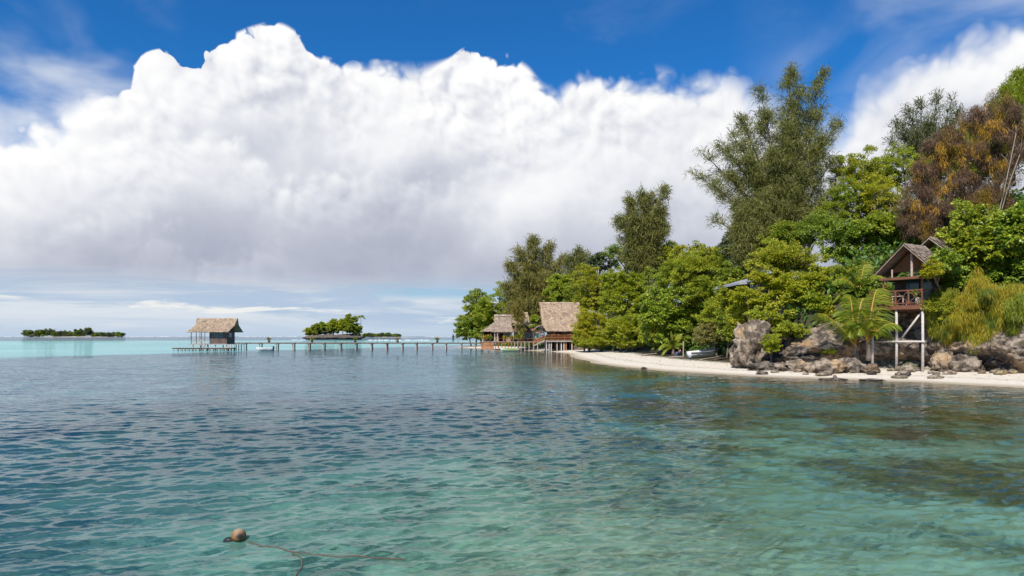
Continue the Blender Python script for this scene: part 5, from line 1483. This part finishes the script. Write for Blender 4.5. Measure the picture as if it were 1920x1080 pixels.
for lb, px, py, rx, ry, mt in [('low yellow green bush at the left end of the rocky islet', 586, 621, 15, 10, 'leaf_bright'), ('rounded green bush left of centre on the rocky islet', 601, 617, 16, 12, 'leaf_mid'),
        ('olive bush in the middle gap of the rocky islet', 612, 621, 12, 9, 'leaf_greyed'), ('bright green tree in the middle of the rocky islet', 625, 615, 17, 14, 'leaf_bright'),
        ('broad green tree right of centre on the rocky islet', 650, 613, 20, 17, 'leaf_mid'), ('tall tree top rising highest on the rocky islet', 656, 599, 12, 9, 'leaf_mid'),
        ('dark green bush at the right shoulder of the rocky islet', 668, 620, 13, 11, 'leaf_dark'), ('yellow green tree below the tall tree on the rocky islet', 643, 606, 13, 10, 'leaf_bright')]:
    b = PX(px, di); broad(lb, px, py, rx, ry, di + far_r.uniform(-6, 4), mt, leafL=1.2, dens=.9, nl=7, base=(b, di, 4.), group=group, clump=2.2, cn=22)
palm('single tall coconut palm leaning over the right end of the rocky islet', (PX(673, di), di, 4), tuple(pt(676.5, 594, di)), 13, 5.2, 'leaf_mid', .28, None, 4, .5, w=.42, n=14, trunkmat='bark_pale', leaflet=.6)
d2 = 2000.
islet_ground('island', 40, 240, d2, 2.2, 'cream', 5.5, depth=.18, undercut=False)
k = 0
for px in np.arange(45, 232, 3.6):
    tall = 1.25 if px < 100 else (.8 if px < 140 else (1.15 if px < 172 else .62)); tall *= far_r.uniform(.8, 1.15)
    if 163 < px < 168: tall = 1.75
    ryy = 5.2*tall
    broad('dark tree of the wooded strip on the far left island', float(px), 630.5-ryy*.9, far_r.uniform(3., 5.), ryy, d2 + far_r.uniform(-12, 12), ['leaf_greyed', 'leaf_dark', 'leaf_greyed'][k % 3], leafL=3.4, dens=.5, nl=4,  # mostly greyed leaves: distance haze put into the leaf colour
          base=(PX(px, d2), d2, .6), group='trees on the far left island', clump=6., cn=14, trad=.5)
    k += 1
d3 = 1700.
islet_ground('sandbank', 683, 790, d3, 1.2, 'cream', 8.5, depth=.2, undercut=False)
for px in np.arange(684, 748, 4.5):
    ryy = (2.1 if px < 735 else 1.3)*far_r.uniform(.8, 1.2)
    broad('low dark bush of the thin green strip on the distant sandbank', float(px), 629.5-ryy*.5, 4., ryy, d3, ['leaf_dark', 'leaf_greyed'][int(px) % 2], leafL=3.2, dens=.5, nl=4, base=(PX(px, d3), d3, .5),
          group='bushes on the distant sandbank', clump=5., cn=12, trad=.3)
# surf breaking on the outer reef
sv = MB(); rs_ = np.random.default_rng(5)
def surf(px0, px1, py, h, n):
    d_ = (H-.2)*F/(py-HY)
    for i in range(n):
        a = PX(px0+(px1-px0)*i/n, d_); b = PX(px0+(px1-px0)*(i+rs_.uniform(1.3, 2.4))/n, d_); hh_ = h*rs_.uniform(.5, 1.2); yy = d_ + rs_.uniform(-6, 6)
        m_ = (a+b)/2; sv.add([(a, yy-2.5, 0), (m_, yy-3, 0), (b, yy-2.5, 0), (a+.1, yy, .1), (m_, yy, hh_), (b-.1, yy, .12), (a, yy+2, 0), (m_, yy+2.5, 0), (b, yy+2, 0)],
                           [(0,1,4,3), (1,2,5,4), (3,4,7,6), (4,5,8,7)])
surf(690, 805, 637.6, .55, 30); surf(545, 575, 637.2, .35, 6)
surf(0, 44, 631.5, 1.2, 16); surf(236, 352, 631.5, 1.4, 36); surf(446, 570, 631.5, 1.2, 36); surf(795, 850, 631.6, 1.1, 14)
tag(sv.build('surf', M['white'], None), kind='stuff')
# ------------------------------------------------------------------ trees of the shore and the hill
B = broad
# left group behind the houses
B('leafy tree overhanging the water at the left tip of the shore', 895, 594, 42, 48, 186, 'leaf_mid', .5, .8, 11, base=(PX(905, 188), 188, .3), clump=1.3, cn=22)
B('low dark leafy bough reaching left over the end of the pier', 872, 617, 20, 24, 182, 'leaf_dark', .5, .8, 7, base=(PX(884, 184), 184, .3), clump=1.2)
B('mid green tree rising behind the pavilion roof', 932, 584, 38, 50, 176, 'leaf_mid', .5, .8, 10, base=(PX(934, 180), 180, .5), clump=1.3)
B('thin greyish tree top at the upper left of the shore trees', 886, 560, 22, 14, 190, 'leaf_greyed', .45, .35, 6, base=(PX(892, 190), 190, .3), clump=1.0, inner=.1)
B('dark shrub under the leafy tree at the left shore tip', 912, 622, 30, 20, 175, 'leaf_dark', .45, .6, 6, base=(PX(915, 176), 176, .2), clump=1.1)
casuarina('tall feathery casuarina behind the grey thatched house', (PX(1003, 172), 172, 1.5), [(957, 498, -2, 1), (975, 472, 1, 1), (1000, 453, 0, 1.1), (1032, 462, 2, 1), (1056, 488, 1, 1), (951, 540, -3, 1), (1062, 530, -3, 1), (955, 585, -4, 1), (990, 520, -4, 1.2), (1020, 520, -4, 1.2),
          (1045, 535, -2, 1), (968, 570, -4, 1), (1000, 565, -5, 1)], 172, 'leaf_olive_far', 1.55, 34, 1.7, .13, 'bark', .4, None, 1.1, split=.12, seed=11, subn=9)
casuarina('smaller feathery casuarina top between the tall casuarina and the hill', (PX(1080, 165), 165, 2), [(1066, 485, 0, .9), (1084, 470, 1, 1), (1098, 480, 0, .9), (1075, 515, -2, 1), (1100, 508, 1, 1), (1088, 535, -2, 1)], 165, 'leaf_olive_far', 1.3, 30, 1.5, .12, 'bark', .3, seed=12, split=.2)
casuarina('low drooping casuarina boughs in front of the brown roofed house', (PX(972, 140.5), 143.6, .4), [(966, 578, 0, .6), (974, 566, 1, .5), (978, 590, 0, .45)], 143, 'leaf_olive_far', .55, 18, .9, .09, 'bark', .16, seed=13, split=.5)
B('green shrub tree rising between the big house and the casuarina', 1050, 545, 30, 32, 148, 'leaf_mid', .5, .7, 8, clump=1.1)
B('dark green bush squeezed between the brown roof and the big house', 1000, 603, 9, 17, 141, 'leaf_mid', .4, .8, 5, clump=.8)
B('dark tree on the slope behind the big thatched house', 1085, 552, 34, 30, 140, 'leaf_dark', .5, .7, 8, clump=1.1)
B('olive tree high on the slope right of the casuarinas', 1130, 492, 32, 24, 128, 'leaf_greyed', .42, .5, 8, clump=1.)
B('dark tree on the skyline left of the lone casuarina', 1172, 482, 34, 24, 120, 'leaf_dark', .42, .6, 8, clump=1.)
casuarina('lone dense casuarina on the ridge left of the big casuarina', (PX(1205, 110), 110, 9.), [(1160, 412, -1, .9), (1180, 376, 0, 1.1), (1205, 362, 0, 1.1), (1222, 372, 1, 1), (1248, 352, 0, .7), (1240, 395, 0, 1), (1245, 425, -1, 1.1), (1190, 410, -2, 1.2),
          (1215, 410, -2, 1.2), (1185, 440, -1, 1.1), (1225, 440, -2, 1.2)], 110, 'leaf_olive', 1.05, 34, 1.05, .085, 'bark', .3, seed=14, split=.12)
# beach shrubs and trees, centre
B('sunlit yellow green tree leaning over the right end of the big thatched roof', 1117, 545, 42, 50, 119, 'leaf_bright', .34, .95, 10, clump=.8)
B('bright yellow green bush right beside the big thatched house, down to the stones', 1118, 610, 42, 40, 117, 'leaf_bright', .32, .95, 9, clump=.75)
B('bright rounded tree crown on top of the centre thicket below the lone casuarina', 1222, 492, 58, 46, 112, 'leaf_bright', .34, .9, 11, clump=.85)
B('bright leafy tree in the middle of the thicket above the left beach', 1172, 560, 52, 48, 109, 'leaf_bright', .32, .9, 10, clump=.8)
B('yellow green bush low over the sand left of the dark tree', 1185, 618, 40, 34, 105, 'leaf_bright', .3, .95, 9, clump=.7)
B('dark glossy tree above the small beach palm', 1262, 590, 56, 56, 90, 'leaf_glossy', .34, .95, 11, clump=.8)
B('mid green tree over the dark glossy tree, centre of the slope', 1258, 530, 46, 40, 100, 'leaf_mid', .32, .9, 9, clump=.8)
B('green tree on the slope right of the rounded crown', 1312, 486, 46, 40, 98, 'leaf_mid', .32, .9, 9, clump=.85)
B('mid green tree standing above the dinghy', 1322, 560, 46, 52, 87, 'leaf_mid', .3, .95, 10, clump=.75)
B('bushy dull olive shrub by the sand left of the big boulder', 1338, 625, 32, 27, 76, 'leaf_olive', .2, 1., 7, clump=.5)
B('yellow flowering shrub leaning on the big boulder', 1366, 612, 24, 34, 70, 'leaf_lime', .22, .95, 8, clump=.55)
B('dark low undergrowth bush behind the dinghy', 1300, 628, 36, 24, 88, 'leaf_dark', .28, .95, 7, clump=.7)
B('green tree under the left skirt of the big casuarina', 1375, 500, 52, 44, 88, 'leaf_mid', .3, .9, 9, clump=.8)
B('pinkish dry branched shrub tree on the slope under the big casuarina', 1392, 468, 40, 34, 84, 'leaf_greyed', .26, .55, 8, clump=.7, bark='dry_twig', inner=.1)
B('dense bright bush right under the left corner of the bungalow roof', 1405, 562, 36, 24, 62.5, 'leaf_bright', .25, .95, 8, clump=.6)
B('bright green tree left of the bungalow roof', 1385, 560, 44, 44, 71, 'leaf_bright', .27, .95, 9, clump=.65)
B('dark tree behind the left corner of the bungalow roof', 1365, 530, 36, 36, 78, 'leaf_dark', .28, .9, 8, clump=.7)
B('low bright bush over the driftwood at the left end of the beach', 1095, 632, 26, 22, 122, 'leaf_bright', .3, 1., 7, clump=.7)
B('low yellow green bush above the back of the beach, third from the big house', 1150, 632, 34, 21, 112, 'leaf_bright', .3, 1., 7, clump=.7)
B('low mid green bush at the back of the beach left of the small palm', 1222, 630, 30, 24, 98, 'leaf_mid', .3, 1., 7, clump=.7)
B('mid green tree filling the slope between the rounded crown and the bungalow', 1300, 520, 60, 40, 90, 'leaf_mid', .3, .9, 9, clump=.8)
B('pale green bush hugging the slope over the olive shrub', 1345, 590, 34, 30, 77, 'leaf_bright', .27, .95, 7, clump=.65)
B('low dense bush hiding the trunks at the back of the left beach', 1122, 641, 30, 13, 115, 'leaf_bright', .28, 1.1, 7, clump=.6)
B('low dense dark bush over the jumbled stones, left of the small palm', 1178, 642, 28, 12, 105, 'leaf_mid', .28, 1.1, 7, clump=.6)
B('low dark bush in the shade behind the small beach palm', 1255, 640, 30, 16, 94, 'leaf_dark', .28, 1.1, 7, clump=.6)
# in front of the bungalow
B('leafy tree with forked trunk growing up in front of the bungalow', 1462, 545, 52, 40, 61.5, 'leaf_bright', .27, .72, 10, base=(PX(1540, 58.5), 59.5, 2.2), clump=.65, inner=.12)
B('upper leafy crown over the bungalow roof', 1478, 492, 62, 34, 64, 'leaf_mid', .27, .9, 10, base=(PX(1530, 59.5), 61, 2.4), clump=.65)
B('loose green crown to the right over the bungalow wall', 1530, 520, 40, 36, 61, 'leaf_bright', .27, .65, 8, base=(PX(1545, 58), 59, 2.2), clump=.65, inner=.12)
B('low green foliage hanging below the bungalow deck', 1440, 598, 38, 20, 60.5, 'leaf_mid', .24, .8, 8, base=(PX(1460, 59.6), 60.6, 2.), clump=.55)
B('green bush at the left end of the bungalow deck over the boulder', 1400, 588, 34, 24, 64, 'leaf_bright', .25, .9, 7, clump=.6)
B('spray of leaves hiding the middle of the bungalow roof', 1432, 520, 24, 15, 62.5, 'leaf_bright', .24, .9, 7, base=(PX(1470, 60), 61., 3.), clump=.5)
B('dense green shrub covering the bank between the bungalow and the palms', 1545, 572, 40, 26, 58.6, 'leaf_mid', .23, .95, 9, base=(PX(1545, 60), 60., 4.5), clump=.6)
B('dark green shrub under the tall palm left of the balcony', 1615, 560, 34, 30, 57.5, 'leaf_dark', .24, .95, 8, base=(PX(1615, 59), 59., 5.), clump=.6)
B('green leafy bush spilling over the top of the grey ledge', 1490, 622, 34, 16, 56., 'leaf_mid', .2, .9, 7, base=(PX(1490, 57), 57., 3.), clump=.5)
B('bright bush hanging over the cliff behind the pair of palms', 1575, 600, 36, 24, 57.5, 'leaf_bright', .22, .9, 8, base=(PX(1575, 58.5), 58.5, 4.), clump=.55)
B('small green bush growing against the right flank of the big boulder', 1447, 643, 15, 19, 54.8, 'leaf_bright', .18, 1., 6, base=(PX(1447, 55.2), 55.4, .8), clump=.4, name='shrub', cat='shrub')
B('tiny green tuft on the grey ledge by the forked trunk', 1548, 657, 11, 8, 55., 'leaf_mid', .15, .9, 5, base=(PX(1548, 55.6), 55.6, 1.2), clump=.3, name='shrub', cat='shrub')
B('tiny green tuft below the stilt house cross beam', 1699, 650, 10, 8, 53.5, 'leaf_bright', .15, .9, 5, base=(PX(1699, 54.2), 54.2, 1.5), clump=.3, name='shrub', cat='shrub')
# hill behind, right
casuarina('very tall open casuarina towering over the middle of the slope', (PX(1470, 82), 82, 9.), [(1300, 325, 2, .42), (1318, 290, 1, .5), (1335, 345, -1, .5), (1362, 238, 0, .85), (1352, 275, -1, .8), (1385, 218, 1, .85), (1425, 168, 0, .8), (1432, 212, -2, 1.1), (1484, 130, 0, 1.1),
          (1500, 165, -1, .9), (1545, 134, 1, 1.0), (1552, 180, 2, .8), (1572, 225, 1, .75), (1545, 260, -1, .8), (1562, 300, 1, .8), (1480, 240, -2, 1.1), (1450, 290, -3, 1.3), (1400, 300, -2, 1.2), (1572, 345, 1, .9), (1545, 390, -1, 1.), (1500, 320, -2, 1.1), (1430, 370, -3, 1.3),
          (1380, 385, -2, .9), (1470, 380, -3, 1.2), (1345, 415, -2, .55), (1365, 330, -1, .8)], 82, 'leaf_olive', 1.0, 42, .8, .058, 'bark', .42, seed=15, split=.2, subn=10, gaps=.12)
casuarina('drooping feathery casuarina at the left foot of the towering one', (PX(1415, 78), 78, 8.), [(1385, 400, 0, 1), (1405, 385, 0, 1.1), (1432, 392, -1, 1.1), (1450, 420, -1, 1.1), (1375, 430, 0, .9), (1415, 430, -1, 1.1)], 78, 'leaf_olive', .85, 32, .8, .06, 'bark', .2, seed=16, split=.2)
B('tall bright green tree right of the towering casuarina', 1612, 330, 50, 46, 84, 'leaf_mid', .3, .8, 10, clump=.8)
B('green tree crown on the slope left of the brown creeper', 1670, 318, 48, 38, 84, 'leaf_mid', .3, .8, 10, clump=.8)
B('green tree below the tall bright tree, middle of the right slope', 1585, 392, 56, 44, 78, 'leaf_mid', .29, .85, 10, clump=.75)
B('dark gapped tree beside the trunk of the towering casuarina', 1530, 432, 52, 36, 74, 'leaf_dark', .28, .85, 9, clump=.7)
B('leafy tree on the slope straight above the bungalow', 1455, 455, 50, 34, 76, 'leaf_mid', .28, .9, 9, clump=.75)
B('bright green tree at the left of the brown creeper', 1650, 380, 54, 46, 76, 'leaf_bright', .28, .8, 10, clump=.75)
B('mid green tree above the thatched gable', 1665, 432, 58, 40, 68, 'leaf_mid', .27, .9, 10, clump=.7)
B('dark tree left of the thatched gable, behind the palms', 1600, 462, 56, 42, 69, 'leaf_glossy', .27, .85, 10, clump=.7)
B('green tree just behind the stilt house roof', 1728, 425, 46, 36, 66, 'leaf_glossy', .27, .9, 9, clump=.7)
B('dark shrubs filling the slope behind the palms', 1590, 535, 58, 44, 62, 'leaf_dark', .26, .9, 9, clump=.7)
casuarina('open dark casuarina on the ridge left of the brown creeper', (PX(1745, 92), 92, 18.), [(1665, 262, 0, .5), (1675, 225, 1, .6), (1700, 205, 0, .7), (1725, 190, 0, .6), (1757, 175, 1, .6), (1785, 188, 0, .5), (1800, 205, 0, .5), (1712, 250, -1, .9), (1745, 225, 0, .9), (1690, 245, 0, .7), (1770, 240, -1, .8)],
          92, 'leaf_greyed', .9, 22, .75, .07, 'bark', .22, seed=17, split=.2)
casuarina('green feathery casuarina at the top right corner', (PX(1900, 80), 80, 21.), [(1868, 195, 0, 1), (1885, 165, 0, 1), (1908, 138, 1, 1.1), (1935, 125, 0, 1.1), (1895, 200, -1, 1.1), (1925, 180, -1, 1.2), (1960, 150, 0, 1)], 80, 'leaf_mid', .8, 30, .75, .06, 'bark', .25, seed=18, split=.25)
# big leaved trees on the right
B('big leaved glossy tree right of the thatched gable', 1838, 468, 62, 54, 53, 'leaf_glossy', .30, .8, 11, base=(PX(1850, 56), 56.5, 6.), clump=.6)
B('glossy leafy bough hanging over the right slope of the thatched roof', 1800, 520, 34, 28, 51, 'leaf_glossy', .27, .8, 8, base=(PX(1840, 55), 55., 6.), clump=.55)
B('glossy crown high at the left of the big leaved tree', 1822, 405, 38, 32, 55, 'leaf_glossy', .28, .75, 8, base=(PX(1850, 58), 58., 7.), clump=.6)
B('bright big leaved tree at the right edge, half way up', 1895, 430, 46, 58, 51, 'leaf_glossy', .29, .8, 10, base=(PX(1905, 54), 54.5, 6.), clump=.6)
B('dark glossy tree at the right edge above the golden creeper', 1895, 505, 52, 40, 52., 'leaf_glossy', .28, .85, 10, base=(PX(1900, 53), 53.5, 6.), clump=.6)
B('dark filling tree deep behind the big leaved trees', 1860, 470, 90, 80, 60, 'leaf_dark', .28, .8, 12, base=(PX(1870, 62), 62, 7.), clump=.7)
B('spring of green leaves in front of the thatched gable', 1745, 505, 16, 16, 49.3, 'leaf_bright', .2, .8, 6, base=(PX(1775, 52), 52.2, 5.), clump=.42)
B('yellowing thin leaved tree at the far right edge under the casuarina', 1892, 265, 40, 70, 66, 'leaf_lime', .22, .28, 10, base=(PX(1880, 68), 68, 12), clump=.6, bark='bark_pale', inner=.05)
B('leafy spray over the right eave of the stilt house', 1776, 492, 20, 26, 50.2, 'leaf_glossy', .22, .85, 7, base=(PX(1800, 53), 53., 5.5), clump=.45)
B('green bush to the left of the golden creeper below the balcony', 1758, 580, 30, 34, 50.5, 'leaf_mid', .2, .95, 8, base=(PX(1765, 52), 52.6, 4.), clump=.5)
B('dark tree at the back of the hill beyond the brown creeper', 1830, 300, 90, 60, 78, 'leaf_mid', .3, .7, 11, base=(PX(1830, 80), 80, 15), clump=.8)
# bare trunks near the right edge
for lb, pts_, rr in [('pale bare leaning trunk beside the brown creeper, thicker one', [(1868, 420), (1880, 370), (1893, 310), (1905, 250)], .055), ('thin pale bare stem crossing in front of the brown creeper', [(1872, 415), (1892, 345), (1912, 290)], .04)]:
    d = 60.; root = empty('bare_tree', tuple(pt(*pts_[0], d) - Vector((0, 0, 2.5))), lb, 'tree')
    mb = MB(); P_ = [pt(*pts_[0], d) - Vector((0, 0, 2.5))] + [pt(x, y, d) for x, y in pts_]; mb.tube(P_, [rr*(1.2-.16*i) for i in range(len(P_))], 7); mb.build('trunk', M['bark_pale'], root, True)
    for k in range(9):
        mb = MB(); a = P_[1 + k % (len(P_)-1)]; rqv = np.random.default_rng(k+int(rr*1000)); v_ = Vector((rqv.uniform(-1, 1), rqv.uniform(-.6, .6), rqv.uniform(.2, 1))); ln = rqv.uniform(.9, 1.9)
        mb.tube([a, a+v_*ln*.5+Vector((0,0,.1)), a+v_*ln], [rr*.4, rr*.25, .01], 5); mb.tube([a+v_*ln*.5, a+v_*ln*.6+Vector((.3, 0, .4))], [rr*.2, .008], 4); mb.build('branch', M['bark_pale'], root, True)
# creepers
rv = np.random.default_rng(41)
hanging('dead_creeper', 'mass of dry reddish brown creeper smothering the trees at upper right', 'creeper', 'vine_dead',
        [(1700, 330), (1745, 265), (1760, 240), (1790, 235), (1820, 205), (1850, 185), (1880, 170), (1915, 200), (1925, 260), (1905, 330), (1890, 400), (1850, 425), (1800, 400), (1760, 450), (1705, 445), (1680, 390)], 65, 61, rv, 420, 420, (.15, .5), .024, (-.2, -.5), (5, 16), .8)
hanging('orange_creeper', 'bright orange threads of creeper draped over the dry brown creeper', 'creeper', 'vine_orange',
        [(1715, 330), (1760, 250), (1800, 235), (1860, 190), (1915, 210), (1900, 300), (1860, 330), (1790, 350), (1740, 420), (1705, 410)], 64.2, 60.5, rv, 75, 170, (.2, .6), .024, (-.2, -.5), (4, 11), .5)
hanging('golden_creeper', 'golden green creeper hanging like a curtain over the cliff at right', 'creeper', 'vine_gold',
        [(1775, 600), (1800, 560), (1825, 525), (1832, 510), (1842, 525), (1862, 545), (1890, 540), (1930, 545), (1940, 645), (1905, 625), (1880, 645), (1850, 632), (1820, 648), (1795, 632), (1775, 640)], 50.4, 47.6, rv, 380, 520, (.2, .65), .019, (-.3, -.6), (5, 15), .38)
hanging('trailing_creeper', 'green trailing creeper hanging at the right edge beside the golden curtain', 'creeper', 'leaf_lime',
        [(1890, 560), (1935, 560), (1935, 655), (1900, 650)], 47.6, 46.8, rv, 45, 480, (.15, .5), .02, (-.3, -.6), (8, 16), .55)
hanging('trailing_creeper', 'green trailing creeper hanging left of the golden curtain under the balcony corner', 'creeper', 'leaf_lime',
        [(1742, 560), (1790, 540), (1785, 625), (1765, 640), (1745, 600)], 50.8, 50.2, rv, 55, 480, (.15, .5), .02, (-.3, -.6), (8, 16), .55)
rv2 = np.random.default_rng(5)
# palms
fr = lambda px, py, d, px0, py0, d0: (pt(px, py, d) - pt(px0, py0, d0))
def palm_px(label, basepx, toppx, d, tips, mat='leaf_palm', rad=.16, seed=1, extra=0, length=2.4, sag=.5, w=.05):
    b = on_ground(*basepx) if basepx[1] is not None else None
    base = pt(basepx[0], basepx[1], d); top = pt(toppx[0], toppx[1], d); aims = []
    for px, py, dd, sg in tips:
        v = pt(px, py, d+dd) - top; ln = v.length*1.12
        aims.append((v.x, v.y, v.z + sg*ln*.9, ln, sg))
    return palm(label, tuple(base), tuple(top), len(tips)+extra, length, mat, rad, None, seed, sag, aims, w)
palm_px('coconut palm with orange stalks, left of the pair beside the stilt house', (1606, 672), (1603, 648), 53.2,
        [(1520, 565, -1, .25), (1565, 560, 1, .35), (1590, 505, .5, .3), (1625, 500, 1, .35), (1585, 585, -1.2, .6), (1560, 610, .8, .7), (1645, 560, -1, .6), (1612, 560, -1.5, .5), (1640, 520, 1.5, .4), (1575, 530, 1.5, .4)], seed=3)
palm_px('coconut palm with long fronds, right of the pair reaching the left stilt', (1628, 672), (1626, 642), 52.2,
        [(1710, 578, -1, .45), (1690, 560, .5, .5), (1680, 515, 1, .35), (1650, 490, .5, .3), (1610, 520, -1, .45), (1660, 590, -1, .7), (1600, 585, -1.2, .6), (1640, 560, -1.6, .5), (1585, 560, 1, .5), (1700, 600, .3, .7)], seed=4)
palm_px('small yellow green palm at the back of the beach behind the seated person', (1262, 662), (1262, 655), 86.,
        [(1225, 640, -1, .6), (1240, 618, .5, .4), (1258, 608, 0, .25), (1275, 612, .5, .3), (1292, 630, 0, .6), (1285, 650, -1, .8), (1235, 658, -1, .8), (1262, 622, -1.2, .4), (1296, 645, .4, .7)], seed=5, w=.075)
palm_px('tall palm with drooping fronds above the pair of orange stalked palms', (1640, 600), (1612, 545), 57.,
        [(1545, 510, 0, .45), (1580, 480, 0, .35), (1625, 470, .5, .3), (1665, 490, 0, .4), (1690, 525, .3, .5), (1560, 560, .4, .7), (1660, 560, -.4, .7), (1610, 500, -1.4, .5)], seed=6)
# undergrowth carpet on the hill
n = 150000; r = np.random.default_rng(66)
x = r.uniform(-12, 62, n); y = r.uniform(48, 178, n); z, s = terrain(x, y)
k = ((z > 1.6) | (s > 8.2 + 5.5*sstep(x/y, .15, .19))) & (x/y < .95); x, y, z = x[k], y[k], z[k]; n = len(x)
P = np.stack([x, y, z + r.random(n)**2*1.5], 1); Nn = unit(r.normal(size=(n, 3))*.5 + np.array([0, -.35, 1.]))
V, T = leaf_tris(P, r.normal(size=(n, 3)) + np.array([0, -.3, .1]), Nn, r.uniform(.35, .75, n), r.uniform(.2, .42, n))
n = 5200; r = np.random.default_rng(67)
xl = r.uniform(4, 46, n); yl = r.uniform(36, 125, n); zl, sl_ = terrain(xl, yl); kk = (sl_ > 3.2) & (sl_ < 11) & (r.random(n) < np.clip((sl_-2.5)/6, .05, 1)); xl, yl, zl = xl[kk], yl[kk], zl[kk]; nl_ = len(xl)
Vl, Tl = leaf_tris(np.stack([xl, yl, zl+.02], 1), r.normal(size=(nl_, 3))*np.array([1, 1, .1]), np.tile([0, 0, 1.], (nl_, 1)) + r.normal(size=(nl_, 3))*.2, r.uniform(.08, .3, nl_), r.uniform(.05, .13, nl_), .05)
tag(obj_np('leaf_litter', Vl, Tl, M['vine_dead']), kind='stuff')
tag(obj_np('undergrowth', V, T, M['leaf_undergrowth']), kind='stuff')
